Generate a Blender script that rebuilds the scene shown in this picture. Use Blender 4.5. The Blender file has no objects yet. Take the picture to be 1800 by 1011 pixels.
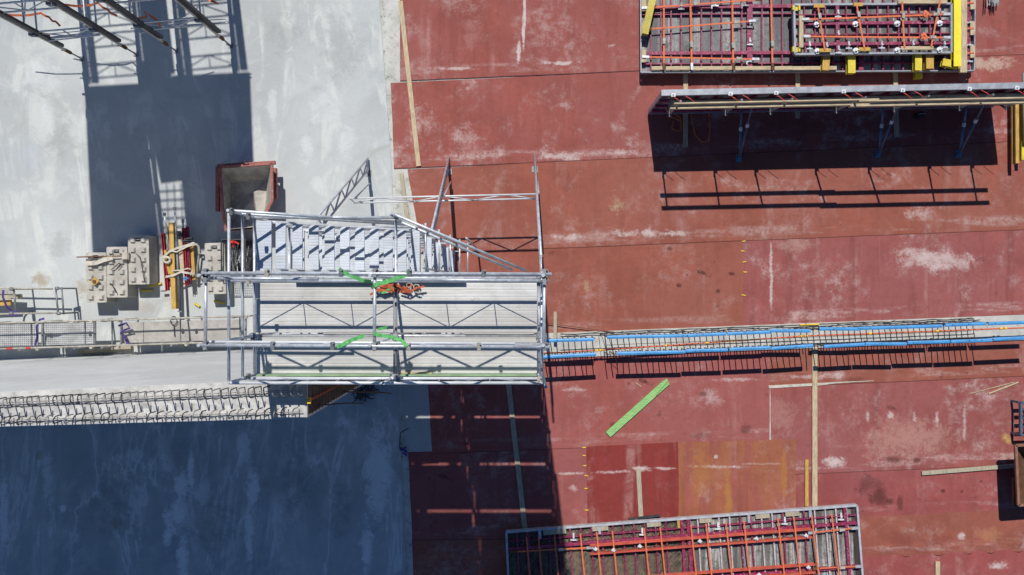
import bpy, math, random
from mathutils import Vector, Matrix
R = random.Random(7)
sc = bpy.context.scene
col = sc.collection
# ------------------------------------------------------------------ camera, sky, sun
H, F, NX, NY = 23.5, 1410.0, 915.0, 510.0      # flying height, focal length in photo pixels, nadir pixel
S = H / F
cd = bpy.data.cameras.new('camera'); cam = bpy.data.objects.new('camera', cd); col.objects.link(cam)
cam.location = (0, 0, H)
cd.sensor_width = 36; cd.lens = F / 1800 * 36
cd.shift_x = (900 - NX) / 1800; cd.shift_y = (NY - 505.5) / 1800
cd.clip_end = 500
sc.camera = cam
SUN_EL = math.radians(55.3)
w = bpy.data.worlds.new('World'); sc.world = w; w.use_nodes = True
nt = w.node_tree
sky = nt.nodes.new('ShaderNodeTexSky'); sky.sky_type = 'NISHITA'; sky.sun_disc = False
sky.ozone_density = 9.0; sky.dust_density = 0.3; sky.air_density = 1.0; sky.sun_elevation = SUN_EL; sky.sun_rotation = math.radians(-7)
wb = nt.nodes.new('ShaderNodeMix'); wb.data_type = 'RGBA'; wb.blend_type = 'MULTIPLY'; wb.inputs[0].default_value = 1
wb.inputs[7].default_value = (.80, 1.02, 1.18, 1)
nt.links.new(sky.outputs[0], wb.inputs[6]); nt.links.new(wb.outputs[2], nt.nodes['Background'].inputs[0])
nt.nodes['Background'].inputs[1].default_value = 0.058
sl = bpy.data.lights.new('sun', 'SUN'); so = bpy.data.objects.new('sun', sl); col.objects.link(so)
sl.energy = 4.5; sl.angle = math.radians(0.5); sl.color = (1.0, 0.965, 0.91)
sd = Vector((0.12 * math.cos(SUN_EL), -0.993 * math.cos(SUN_EL), -math.sin(SUN_EL)))
so.rotation_euler = sd.to_track_quat('-Z', 'Y').to_euler()
so.location = (-3, 20, 40)
sc.view_settings.view_transform = 'Standard'; sc.view_settings.look = 'None'
sc.view_settings.exposure = 0.0; sc.view_settings.gamma = 1
sc.view_settings.use_curve_mapping = False

def G(px, py, z=0.0):
    s = (H - z) / F
    return Vector(((px - NX) * s, -(py - NY) * s, z))
def P(px, py, z=0.0):
    return Vector(((px - NX) * S, -(py - NY) * S, z))

# ------------------------------------------------------------------ materials
class N:
    def __init__(s, name):
        s.m = bpy.data.materials.new(name); s.m.use_nodes = True
        s.t = s.m.node_tree; s.b = s.t.nodes['Principled BSDF']; s.tc = None
    def n(s, typ, **k):
        x = s.t.nodes.new(typ)
        for a, b in k.items(): setattr(x, a, b)
        return x
    def put(s, inp, v):
        if isinstance(v, bpy.types.NodeSocket): s.t.links.new(v, inp)
        elif isinstance(v, (tuple, list)) and len(v) == 3 and inp.type == 'RGBA': inp.default_value = (*v, 1)
        else: inp.default_value = v
    def co(s, kind='Object', scale=(1, 1, 1), loc=(0, 0, 0), rot=(0, 0, 0)):
        if s.tc is None: s.tc = s.n('ShaderNodeTexCoord')
        mp = s.n('ShaderNodeMapping'); s.t.links.new(s.tc.outputs[kind], mp.inputs[0])
        mp.inputs['Scale'].default_value = scale; mp.inputs['Location'].default_value = loc; mp.inputs['Rotation'].default_value = rot
        return mp.outputs[0]
    def noise(s, v, scale, detail=4, rough=.55, dist=0):
        x = s.n('ShaderNodeTexNoise'); s.t.links.new(v, x.inputs['Vector'])
        x.inputs['Scale'].default_value = scale; x.inputs['Detail'].default_value = detail
        x.inputs['Roughness'].default_value = rough; x.inputs['Distortion'].default_value = dist
        return x.outputs[0]
    def voro(s, v, scale, out='Distance', rnd=1):
        x = s.n('ShaderNodeTexVoronoi'); s.t.links.new(v, x.inputs['Vector']); x.inputs['Scale'].default_value = scale
        x.inputs['Randomness'].default_value = rnd
        return x.outputs[out]
    def ramp(s, v, a, b, lo=0.0, hi=1.0):
        x = s.n('ShaderNodeMapRange'); x.interpolation_type = 'SMOOTHSTEP'
        s.put(x.inputs[0], v); x.inputs[1].default_value = a; x.inputs[2].default_value = b
        x.inputs[3].default_value = lo; x.inputs[4].default_value = hi
        return x.outputs[0]
    def math(s, op, a, b=0.0):
        x = s.n('ShaderNodeMath', operation=op); s.put(x.inputs[0], a); s.put(x.inputs[1], b); return x.outputs[0]
    def mix(s, f, a, b, mode='MIX'):
        x = s.n('ShaderNodeMix', data_type='RGBA', blend_type=mode)
        s.put(x.inputs[0], f); s.put(x.inputs[6], a); s.put(x.inputs[7], b); return x.outputs[2]
    def sep(s, v):
        x = s.n('ShaderNodeSeparateXYZ'); s.t.links.new(v, x.inputs[0]); return x.outputs
    def done(s, c, rough=.7, metal=0, bump=None, bs=.2, bd=.01, spec=None):
        s.put(s.b.inputs['Base Color'], c); s.put(s.b.inputs['Roughness'], rough); s.put(s.b.inputs['Metallic'], metal)
        if spec is not None: s.b.inputs['Specular IOR Level'].default_value = spec
        if bump is not None:
            x = s.n('ShaderNodeBump'); x.inputs['Strength'].default_value = bs; x.inputs['Distance'].default_value = bd
            s.t.links.new(bump, x.inputs['Height']); s.t.links.new(x.outputs[0], s.b.inputs['Normal'])
        return s.m

def mul(c, k): return tuple(min(1, x * k) for x in c)
def plain(name, c, rough=.6, metal=0, var=.22, scale=5, stain=None, amt=.35, stretch=(1, 1, 1), bs=.25, spec=None):
    n = N(name); v = n.co(scale=stretch)
    a = n.noise(v, scale, 5, .6); f = n.noise(v, scale * 9, 3, .6)
    k = n.mix(n.ramp(a, .3, .7), mul(c, 1 - var), mul(c, 1 + var))
    k = n.mix(n.ramp(f, .35, .7, 0, .35), k, mul(c, 1 - var * 1.6))
    if stain:
        k = n.mix(n.math('MULTIPLY', n.ramp(n.noise(v, scale * 2.3, 6, .7), .52, .68), amt), k, stain)
    return n.done(k, rough, metal, f, bs, .004, spec)

def wood(name, c, axis=0):
    n = N(name); v = n.co(scale=(3, 3, 3)); 
    g = n.noise(n.co(scale=(1.2, 14, 14) if axis == 0 else (14, 1.2, 14)), 3, 5, .6)
    k = n.mix(n.ramp(g, .3, .7), mul(c, .72), mul(c, 1.18))
    k = n.mix(n.ramp(n.noise(v, 1.3, 4), .5, .75, 0, .5), k, mul(c, .55))
    k = n.mix(n.ramp(n.voro(v, 1.6), .05, .09, .8, 0), k, mul(c, .35))
    return n.done(k, .8, 0, g, .3, .004)

def stains(n, k, v, blobs):             # stains, and one pale tone for lighter shade, placed on the surface
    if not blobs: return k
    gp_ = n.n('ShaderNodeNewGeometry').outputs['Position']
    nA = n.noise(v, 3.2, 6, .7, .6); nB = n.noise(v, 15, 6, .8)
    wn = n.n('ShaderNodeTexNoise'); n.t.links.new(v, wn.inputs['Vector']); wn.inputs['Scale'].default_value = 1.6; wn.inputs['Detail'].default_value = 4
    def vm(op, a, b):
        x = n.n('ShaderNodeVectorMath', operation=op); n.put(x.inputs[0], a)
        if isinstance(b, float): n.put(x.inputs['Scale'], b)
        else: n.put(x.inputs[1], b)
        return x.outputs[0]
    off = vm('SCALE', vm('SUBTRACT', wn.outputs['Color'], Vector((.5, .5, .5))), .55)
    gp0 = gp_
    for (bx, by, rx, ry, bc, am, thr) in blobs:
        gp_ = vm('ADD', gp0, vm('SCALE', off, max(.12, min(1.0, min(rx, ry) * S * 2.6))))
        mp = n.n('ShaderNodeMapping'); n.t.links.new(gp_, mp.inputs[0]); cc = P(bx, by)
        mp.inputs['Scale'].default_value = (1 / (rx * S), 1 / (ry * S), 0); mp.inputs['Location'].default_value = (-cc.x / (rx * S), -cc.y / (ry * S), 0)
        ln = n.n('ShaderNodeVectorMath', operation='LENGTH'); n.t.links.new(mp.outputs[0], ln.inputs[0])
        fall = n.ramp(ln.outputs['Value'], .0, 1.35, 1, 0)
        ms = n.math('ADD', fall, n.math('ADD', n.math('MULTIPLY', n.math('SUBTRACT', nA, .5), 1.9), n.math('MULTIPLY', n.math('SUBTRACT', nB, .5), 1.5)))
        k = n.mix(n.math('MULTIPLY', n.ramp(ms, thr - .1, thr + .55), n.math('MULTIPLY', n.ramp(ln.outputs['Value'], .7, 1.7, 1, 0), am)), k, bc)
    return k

def concrete(name, c, streak=False, pits=True, blobs=()):
    n = N(name); v = n.co()
    big = n.noise(v, .22, 5, .6, .6); med = n.noise(v, 1.1, 8, .65, .8); fine = n.noise(v, 26, 4, .7)
    k = n.mix(n.ramp(big, .35, .65), mul(c, .88), mul(c, 1.07))
    k = n.mix(n.ramp(med, .5, .68, 0, .5), k, mul(c, 1.15))
    med2 = n.noise(n.co(loc=(7, 3, 1)), .8, 8, .68, 1.5)
    k = n.mix(n.ramp(med2, .52, .66, 0, .45), k, (c[0] * .8, c[1] * .815, c[2] * .84))
    # trowel arcs
    tr = n.noise(n.co(scale=(1, 4, 1), rot=(0, 0, .7)), 1.6, 6, .7, 3.0)
    k = n.mix(n.ramp(tr, .55, .7, 0, .35), k, mul(c, 1.2))
    if streak:
        st = n.noise(n.co(scale=(1, .22, 1)), .55, 5, .6, 1.0)
        ra = n.math('ABSOLUTE', n.math('SUBTRACT', st, .5))
        k = n.mix(n.math('MULTIPLY', n.ramp(ra, .0, .06, .75, 0), n.ramp(med, .38, .6)), k, (c[0] * 1.3, c[1] * 1.28, c[2] * 1.22))
        k = n.mix(n.ramp(n.noise(n.co(loc=(1, 7, 3)), .16, 3, .5), .45, .7, 0, .45), k, (c[0] * .72, c[1] * .745, c[2] * .78))
        br = n.noise(n.co(loc=(3, 9, 2)), .55, 5, .6, 1)
        k = n.mix(n.ramp(br, .64, .74, 0, .45), k, (c[0] * .72, c[1] * .66, c[2] * .55))
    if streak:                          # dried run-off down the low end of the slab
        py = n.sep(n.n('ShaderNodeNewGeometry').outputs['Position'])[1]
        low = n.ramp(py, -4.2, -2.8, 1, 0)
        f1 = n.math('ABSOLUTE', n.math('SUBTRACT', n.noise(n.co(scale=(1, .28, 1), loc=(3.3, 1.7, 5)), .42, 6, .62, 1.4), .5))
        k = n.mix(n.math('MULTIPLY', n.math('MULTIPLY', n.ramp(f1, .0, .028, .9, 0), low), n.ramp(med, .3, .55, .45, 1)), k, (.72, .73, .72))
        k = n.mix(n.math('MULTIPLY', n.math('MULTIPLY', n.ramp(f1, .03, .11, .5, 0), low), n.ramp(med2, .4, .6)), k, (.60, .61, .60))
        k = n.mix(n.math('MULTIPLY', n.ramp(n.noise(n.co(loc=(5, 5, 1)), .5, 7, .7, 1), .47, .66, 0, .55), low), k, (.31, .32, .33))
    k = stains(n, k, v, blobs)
    k = n.mix(n.ramp(fine, .4, .75, 0, .25), k, mul(c, .75))
    if pits:
        vo = n.voro(n.co(scale=(1, 1, 1)), 2.2)
        k = n.mix(n.ramp(vo, .012, .03, .8, 0), k, mul(c, .25))
        vo2 = n.voro(n.co(loc=(2, 5, 0)), 5.0)
        k = n.mix(n.ramp(vo2, .012, .035, .5, 0), k, mul(c, 1.5))
    return n.done(k, .85, 0, n.math('ADD', fine, n.math('MULTIPLY', med, 2)), .25, .006, .25)

def membrane(name, c, seed, scuff=1.0, streak=1.0, spots=1.0, orange=0.0, band=(.18, .34), blobs=()):
    n = N(name); L = (seed * 3.7, seed * 5.3, seed)
    v = n.co(loc=L)
    big = n.noise(v, .3, 4, .6); med = n.noise(v, 1.5, 8, .68, .6); fine = n.noise(v, 38, 3, .7)
    k = n.mix(n.ramp(n.noise(v, .8, 7, .68, .5), .3, .7), mul(c, .82), mul(c, 1.14))
    k = n.mix(n.ramp(n.noise(n.co(scale=(1, .03, 1), loc=L), 13, 3, .6), .4, .7, 0, .25), k, mul(c, .8))
    k = n.mix(n.ramp(big, .42, .62, 0, .7), k, (c[0] * 1.02, c[1] * 1.15, c[2] * 1.25))
    st = n.noise(n.co(scale=(1, .09, 1), loc=L), 2.6, 5, .6)
    k = n.mix(n.ramp(st, .5, .66, 0, .55 * streak), k, mul(c, .78))
    st2 = n.noise(n.co(scale=(1, .07, 1), loc=(seed, 2 + seed, 3)), 1.7, 4, .55)
    k = n.mix(n.math('MULTIPLY', n.ramp(st2, .56, .7, 0, .5 * streak), n.ramp(med, .4, .65)), k, (.46, .29, .26))
    # chalky scuffs and bloom
    wh = (.50, .38, .355)
    blot = n.math('MULTIPLY', n.ramp(n.noise(n.co(loc=(seed * 2, 1, 4)), .6, 5, .68, .5), .46, .68), n.ramp(n.noise(v, 3.2, 8, .8), .42, .68))
    k = n.mix(n.math('MULTIPLY', blot, .75 * scuff), k, wh)
    # band of chalk along the sheet's southern edge, seam shadow painted right at the edge
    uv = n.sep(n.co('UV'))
    b1 = n.math('MULTIPLY', n.ramp(uv[1], band[0] - .1, band[0]), n.ramp(uv[1], band[1], band[1] + .12, 1, 0))
    bn = n.math('MULTIPLY', n.ramp(n.noise(n.co(scale=(.5, 3, 1), loc=L), 1.1, 4, .6), .46, .62), n.ramp(n.noise(v, 7, 6, .8), .35, .62))
    k = n.mix(n.math('MULTIPLY', n.math('MULTIPLY', b1, bn), .5 * scuff), k, (.54, .42, .39))
    # footprints / dark damp spots
    ds = n.noise(n.co(loc=(seed + 4, 8, 2)), 2.3, 5, .72, .4)
    dm = n.ramp(n.noise(n.co(loc=(seed, 3, 9)), .3, 2, .5), .45, .62)
    k = n.mix(n.math('MULTIPLY', n.math('MULTIPLY', n.ramp(ds, .63, .69), dm), .75 * spots), k, (.10, .035, .025))
    vd = n.voro(n.co(loc=(seed, seed, 0)), 1.6)
    k = n.mix(n.math('MULTIPLY', n.ramp(vd, .02, .07, .75, 0), min(1, spots)), k, (.10, .035, .025))
    k = stains(n, k, v, blobs)
    if orange:
        so_ = n.noise(n.co(scale=(1, .12, 1), loc=(seed, 4, 4)), 2.2, 5, .6)
        k = n.mix(n.math('MULTIPLY', n.ramp(so_, .44, .62), orange), k, (.36, .15, .035))
    k = n.mix(n.ramp(uv[1], .006, .03, .75, 0), k, (.05, .018, .014))  # dark line in the colour, in place of the sheet edge's thin shadow
    k = n.mix(n.ramp(n.noise(n.co(loc=(seed, 1, 1)), 6, 8, .8), .46, .7, 0, .5), k, mul(c, .66))
    k = n.mix(n.ramp(fine, .45, .8, 0, .35), k, mul(c, .68))
    wr = n.noise(n.co(scale=(1, .35, 1), loc=L), .9, 3, .5, 1.2)
    return n.done(k, .82, 0, n.math('ADD', n.math('MULTIPLY', wr, 6), fine), .35, .006, .2)

CON = (.445, .465, .46)
PL, GR_, BR = (.60, .61, .60), (.28, .285, .28), (.34, .28, .20)
PS = (.80, .81, .80)
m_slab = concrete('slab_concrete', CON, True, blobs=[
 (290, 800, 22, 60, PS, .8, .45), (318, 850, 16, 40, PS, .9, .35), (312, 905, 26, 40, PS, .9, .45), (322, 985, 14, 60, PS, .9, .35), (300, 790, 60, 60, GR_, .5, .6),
 (428, 790, 26, 60, PS, .7, .5), (445, 860, 14, 50, PS, .9, .3), (438, 940, 10, 70, PS, .8, .35), (335, 830, 9, 60, PS, .9, .3), (296, 930, 10, 50, PS, .9, .3), (520, 850, 40, 110, GR_, .7, .5), (665, 830, 30, 130, PS, .75, .3), (645, 960, 14, 70, PS, .8, .4), (8, 900, 10, 90, PS, .8, .3),  # tall pale patch at the right also lightens the slab's shade by colour
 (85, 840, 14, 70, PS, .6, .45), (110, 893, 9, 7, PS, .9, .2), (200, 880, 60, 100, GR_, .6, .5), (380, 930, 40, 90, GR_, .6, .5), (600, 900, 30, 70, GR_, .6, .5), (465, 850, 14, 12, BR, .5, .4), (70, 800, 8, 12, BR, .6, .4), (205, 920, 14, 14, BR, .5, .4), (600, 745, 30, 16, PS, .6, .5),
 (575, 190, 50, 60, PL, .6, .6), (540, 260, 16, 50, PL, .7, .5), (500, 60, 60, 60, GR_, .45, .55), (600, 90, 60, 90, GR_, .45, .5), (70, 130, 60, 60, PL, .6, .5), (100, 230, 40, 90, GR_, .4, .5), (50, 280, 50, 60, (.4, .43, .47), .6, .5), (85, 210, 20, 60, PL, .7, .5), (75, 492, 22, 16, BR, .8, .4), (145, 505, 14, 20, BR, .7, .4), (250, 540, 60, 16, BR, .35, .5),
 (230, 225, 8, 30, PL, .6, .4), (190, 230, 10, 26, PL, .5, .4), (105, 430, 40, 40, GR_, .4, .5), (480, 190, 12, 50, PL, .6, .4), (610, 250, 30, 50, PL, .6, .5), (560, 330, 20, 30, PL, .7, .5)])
m_rough = plain('rough_concrete', (.50, .50, .455), .95, 0, .16, 2.2, (.15, .155, .13), .75, bs=.5)
m_wall = concrete('wall_concrete', (.54, .54, .53))
m_walltop = plain('wall_top_concrete', (.52, .51, .48), .95, 0, .2, 4, (.3, .27, .22), .6, bs=.6)
m_block = plain('block_concrete', (.44, .42, .375), .9, 0, .2, 2.5, (.28, .24, .18), .7, bs=.4)
m_galv = plain('galvanised_steel', (.54, .565, .60), .42, .35, .25, 9, (.25, .25, .26), .5)
m_galvd = plain('weathered_steel', (.25, .26, .27), .5, .4, .3, 6, (.14, .09, .06), .6)
m_tan = plain('cement_spattered_tube', (.42, .39, .33), .75, .1, .3, 9, (.17, .13, .1), .6)
m_white = plain('white_metal', (.66, .67, .68), .5, .1, .1, 5)
m_wood = wood('pale_timber', (.50, .40, .25), 0)
m_woody = wood('pale_timber_long', (.50, .40, .25), 1)
m_woodg = wood('grey_timber', (.40, .35, .25), 1)
m_ybeam = plain('yellow_beam', (.66, .53, .035), .6, 0, .14, 4, (.4, .28, .05), .5)
m_ybright = plain('lemon_beam', (.82, .68, .015), .6, 0, .07, 4, (.5, .4, .05), .3)
m_yoch = wood('ochre_beam', (.52, .32, .07), 1)
m_green = wood('lime_board', (.26, .50, .17), 0)
m_gstrap = plain('green_strap', (.10, .42, .11), .7, 0, .4, 18, (.2, .5, .2), .5)
m_gtoe = plain('pale_green_toeboard', (.24, .36, .19), .6, 0, .2, 4)
m_blue = plain('blue_plastic', (.06, .29, .60), .45, 0, .16, 5, (.25, .4, .5), .5)
m_orange = plain('orange_strap', (.66, .155, .06), .7, 0, .22, 14)
m_opipe = plain('orange_conduit', (.62, .12, .04), .6, 0, .15, 6)
m_burg = plain('burgundy_paint', (.25, .020, .072), .5, 0, .3, 7, (.48, .36, .40), .5)
m_burgw = plain('cement_smeared_burgundy', (.50, .43, .44), .8, 0, .2, 9, (.25, .03, .08), .8)
m_red = plain('red_paint', (.42, .03, .04), .5, 0, .3, 6, (.25, .1, .08), .5)
m_skip = plain('skip_paint', (.31, .095, .075), .65, 0, .3, 4, (.42, .34, .31), .7)
m_skipin = plain('cement_crust', (.40, .37, .33), .95, 0, .3, 3, (.5, .48, .44), .6, bs=.8)
m_orwal = plain('orange_waler_paint', (.50, .085, .05), .5, 0, .2, 4, (.5, .25, .18), .45)
m_rebar = plain('rebar_steel', (.075, .062, .055), .7, .3, .3, 14, (.13, .07, .04), .5)
m_rebarl = plain('bright_rebar', (.36, .34, .31), .6, .35, .35, 14, (.13, .1, .08), .6)
m_rust = plain('rusty_steel', (.17, .075, .035), .85, .1, .4, 5, (.08, .04, .025), .6)
m_dark = plain('dark_steel', (.05, .05, .055), .6, .3, .3, 7)
m_bgrey = plain('blue_grey_steel', (.12, .15, .20), .5, .3, .2, 5)
m_prop = plain('blue_prop_paint', (.10, .22, .34), .5, .2, .25, 6)
m_purple = plain('purple_strap', (.075, .04, .23), .7, 0, .25, 12)
m_wstrap = plain('dirty_white_strap', (.52, .48, .40), .8, 0, .2, 9)
m_yel = plain('yellow_tape', (.75, .52, .03), .6, 0, .1, 9)
m_rim = plain('light_rim_steel', (.46, .47, .50), .5, .1, .2, 5, (.3, .28, .28), .5)
m_grey = plain('panel_rim_steel', (.33, .35, .39), .5, .25, .2, 5, (.5, .5, .5), .3)
m_redtape = plain('red_tape', (.55, .03, .02), .6)

def ply(name, c, c2, dirt=(.52, .50, .45), amt=.8):
    n = N(name); v = n.co()
    a = n.noise(n.co(scale=(1, .18, 1)), 2.5, 6, .7, .4); f = n.noise(v, 9, 6, .75)
    x = n.sep(v)[0]
    wn = n.n('ShaderNodeTexWhiteNoise', noise_dimensions='1D'); n.put(wn.inputs['W'], n.math('FLOOR', n.math('MULTIPLY', x, 3.25)))
    cell = wn.outputs['Value']
    st = n.noise(n.co(scale=(9, .35, 1)), 2.0, 5, .65)
    k = n.mix(cell, c, c2)
    k = n.mix(n.math('MULTIPLY', n.math('MULTIPLY', n.ramp(st, .46, .62), n.ramp(cell, .25, .85)), amt), k, dirt)
    k = n.mix(n.math('MULTIPLY', n.ramp(a, .5, .66), amt * .55), k, dirt)
    k = n.mix(n.ramp(n.noise(v, 5, 8, .8, 1.0), .5, .64, 0, .75), k, mul(c, .45))
    k = n.mix(n.ramp(f, .5, .7, 0, .7), k, mul(c, .6))
    return n.done(k, .7, 0, f, .3, .004)
m_plyg = ply('weathered_plywood', (.10, .105, .11), (.25, .25, .245), (.46, .45, .42), .6)
m_plyb = ply('printed_plywood', (.03, .022, .018), (.05, .04, .033), (.30, .28, .24), .10)
m_plyw = ply('scuffed_plywood', (.09, .088, .08), (.17, .165, .15), (.52, .51, .48), .75)
m_print = plain('print_ink', (.25, .195, .125), .7)

def deck(name, c, pitch, la=.27, tint=.5):
    n = N(name); v = n.co()
    y = n.sep(v)[1]
    fr = n.math('FRACT', n.math('MULTIPLY', y, 1 / pitch))
    ln = n.ramp(n.math('ABSOLUTE', n.math('SUBTRACT', fr, .5)), .36, .48)
    k = n.mix(n.ramp(n.noise(v, 1.2, 6, .65, .5), .35, .65), mul(c, .85), mul(c, 1.12))
    k = n.mix(n.ramp(n.noise(n.co(scale=(.4, 3, 1)), 2.2, 6, .7), .5, .7, 0, .6), k, (c[0] * .78, c[1] * .72, c[2] * .62))
    oi = n.n('ShaderNodeObjectInfo').outputs['Random']
    k = n.mix(n.ramp(oi, 0, 1, 0, tint), k, (c[0] * .78, c[1] * .74, c[2] * .68))
    k = n.mix(n.ramp(n.noise(n.co(loc=(4, 2, 0)), 5, 8, .8), .5, .72, 0, .5), k, mul(c, .62))
    k = n.mix(n.math('MULTIPLY', ln, la), k, mul(c, .45))
    k = n.mix(n.ramp(n.noise(v, 2.6, 7, .75), .62, .72, 0, .6), k, (.22, .2, .17))
    return n.done(k, .55, .15, n.math('SUBTRACT', 1, ln), .4, .01)
m_deck = deck('ribbed_deck', (.54, .535, .51), .058, .2, .55)
m_decks = deck('stair_aluminium', (.53, .57, .63), .05, .1, .15)
def perf(name):
    n = N(name); v = n.co()
    vo = n.voro(n.co(scale=(1, 1, 1)), 18, 'Distance', .1)
    c = (.50, .50, .49)
    k = n.mix(n.ramp(n.noise(v, 3, 5), .35, .65), mul(c, .8), mul(c, 1.1))
    k = n.mix(n.ramp(vo, .28, .36, .75, 0), k, (.1, .1, .11))
    return n.done(k, .5, .4)
m_perf = perf('perforated_steel')
m_plyd = plain('deck_plywood', (.36, .34, .31), .8, 0, .18, 2.5, (.25, .23, .2), .5)

# ------------------------------------------------------------------ mesh builder
ORG = {}
Z = Vector((0, 0, 1))
class MB:
    def __init__(s): s.v = []; s.f = []; s.uv = None
    def hull8(s, a):
        i = len(s.v); s.v += [Vector(x) for x in a]
        s.f += [(i, i + 3, i + 2, i + 1), (i + 4, i + 5, i + 6, i + 7)] + [(i + k, i + (k + 1) % 4, i + 4 + (k + 1) % 4, i + 4 + k) for k in range(4)]
        return s
    def box(s, x0, y0, z0, x1, y1, z1):
        return s.hull8([(x0, y0, z0), (x1, y0, z0), (x1, y1, z0), (x0, y1, z0), (x0, y0, z1), (x1, y0, z1), (x1, y1, z1), (x0, y1, z1)])
    def beam(s, p, q, wd, ht, up=Z):
        d = (q - p).normalized(); sx = d.cross(up)
        if sx.length < 1e-4: sx = Vector((1, 0, 0))
        sx = sx.normalized() * wd / 2; u = sx.cross(d).normalized() * ht / 2
        return s.hull8([p - sx - u, p + sx - u, p + sx + u, p - sx + u, q - sx - u, q + sx - u, q + sx + u, q - sx + u])
    def cbeam(s, p, q, wd, ht, c=.006):          # chamfered bar
        d = (q - p).normalized(); sx = d.cross(Z)
        if sx.length < 1e-4: sx = Vector((1, 0, 0))
        sx.normalize(); u = sx.cross(d).normalized()
        a, b = wd / 2, ht / 2
        pr = [(-a + c, -b), (a - c, -b), (a, -b + c), (a, b - c), (a - c, b), (-a + c, b), (-a, b - c), (-a, -b + c)]
        return s.extr(p, q, sx, u, pr)
    def extr(s, p, q, sx, u, pr):
        i = len(s.v); n = len(pr)
        for o in (p, q): s.v += [o + sx * x + u * y for x, y in pr]
        s.f += [tuple(i + k for k in range(n))[::-1], tuple(i + n + k for k in range(n))]
        s.f += [(i + k, i + (k + 1) % n, i + n + (k + 1) % n, i + n + k) for k in range(n)]
        return s
    def tube(s, p, q, r, n=8, r2=None, cap=True):
        d = (q - p).normalized(); a = d.orthogonal().normalized(); b = d.cross(a); i = len(s.v)
        for o, rr in ((p, r), (q, r if r2 is None else r2)):
            s.v += [o + (a * math.cos(t) + b * math.sin(t)) * rr for t in [2 * math.pi * k / n for k in range(n)]]
        s.f += [(i + k, i + (k + 1) % n, i + n + (k + 1) % n, i + n + k) for k in range(n)]
        if cap: s.f += [tuple(i + k for k in range(n))[::-1], tuple(i + n + k for k in range(n))]
        return s
    def path(s, pts, r, n=6):
        pts = [Vector(p) for p in pts]; i = len(s.v); a = None
        for k, p in enumerate(pts):
            d = (pts[min(k + 1, len(pts) - 1)] - pts[max(k - 1, 0)]).normalized()
            a = d.orthogonal().normalized() if a is None else (a - d * a.dot(d)).normalized()
            b = d.cross(a)
            s.v += [p + (a * math.cos(t) + b * math.sin(t)) * r for t in [2 * math.pi * j / n for j in range(n)]]
        for k in range(len(pts) - 1):
            s.f += [(i + k * n + j, i + k * n + (j + 1) % n, i + (k + 1) * n + (j + 1) % n, i + (k + 1) * n + j) for j in range(n)]
        m = i + (len(pts) - 1) * n
        s.f += [tuple(i + j for j in range(n))[::-1], tuple(m + j for j in range(n))]
        return s
    def ribbon(s, pts, wd, th=.006, up=Z):
        pts = [Vector(p) for p in pts]; i = len(s.v)
        for k, p in enumerate(pts):
            d = (pts[min(k + 1, len(pts) - 1)] - pts[max(k - 1, 0)]).normalized()
            sx = d.cross(up)
            sx = (sx.normalized() if sx.length > 1e-4 else Vector((1, 0, 0))) * wd / 2
            u = sx.cross(d).normalized() * th / 2
            s.v += [p - sx - u, p + sx - u, p + sx + u, p - sx + u]
        for k in range(len(pts) - 1):
            a, b = i + 4 * k, i + 4 * k + 4
            s.f += [(a + j, a + (j + 1) % 4, b + (j + 1) % 4, b + j) for j in range(4)]
        e = i + 4 * (len(pts) - 1)
        s.f += [(i + 3, i + 2, i + 1, i), (e, e + 1, e + 2, e + 3)]
        return s
    def prism(s, pts, z0, z1):
        i = len(s.v); n = len(pts)
        for z in (z0, z1): s.v += [Vector((p[0], p[1], z)) for p in pts]
        s.f += [tuple(i + k for k in range(n))[::-1], tuple(i + n + k for k in range(n))]
        s.f += [(i + k, i + (k + 1) % n, i + n + (k + 1) % n, i + n + k) for k in range(n)]
        return s
    def ibeam(s, p, q, wd=.08, ht=.2, fl=.04, web=.03):
        s.beam(p + Z * (ht - fl) / 2, q + Z * (ht - fl) / 2, wd, fl); s.beam(p - Z * (ht - fl) / 2, q - Z * (ht - fl) / 2, wd, fl)
        d = (q - p).normalized() * .002
        return s.beam(p + d, q - d, web, ht - 2 * fl)
    def build(s, name, mat, parent=None, smooth=False):
        me = bpy.data.meshes.new(name)
        if parent is None:
            xs = [v.x for v in s.v]; ys = [v.y for v in s.v]
            o = Vector(((min(xs) + max(xs)) / 2, (min(ys) + max(ys)) / 2, min(v.z for v in s.v)))
        else: o = ORG[parent.name]
        me.from_pydata([tuple(v - o) for v in s.v], [], s.f)
        if s.uv:
            l = me.uv_layers.new(name='UVMap')
            for p in me.polygons:
                for li in p.loop_indices: l.data[li].uv = s.uv[me.loops[li].vertex_index]
        me.materials.append(mat)
        if smooth:
            for p in me.polygons: p.use_smooth = len(p.vertices) == 4
        ob = bpy.data.objects.new(name, me); col.objects.link(ob)
        if parent is None: ob.location = o
        else: ob.parent = parent
        ORG[ob.name] = o
        return ob

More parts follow.
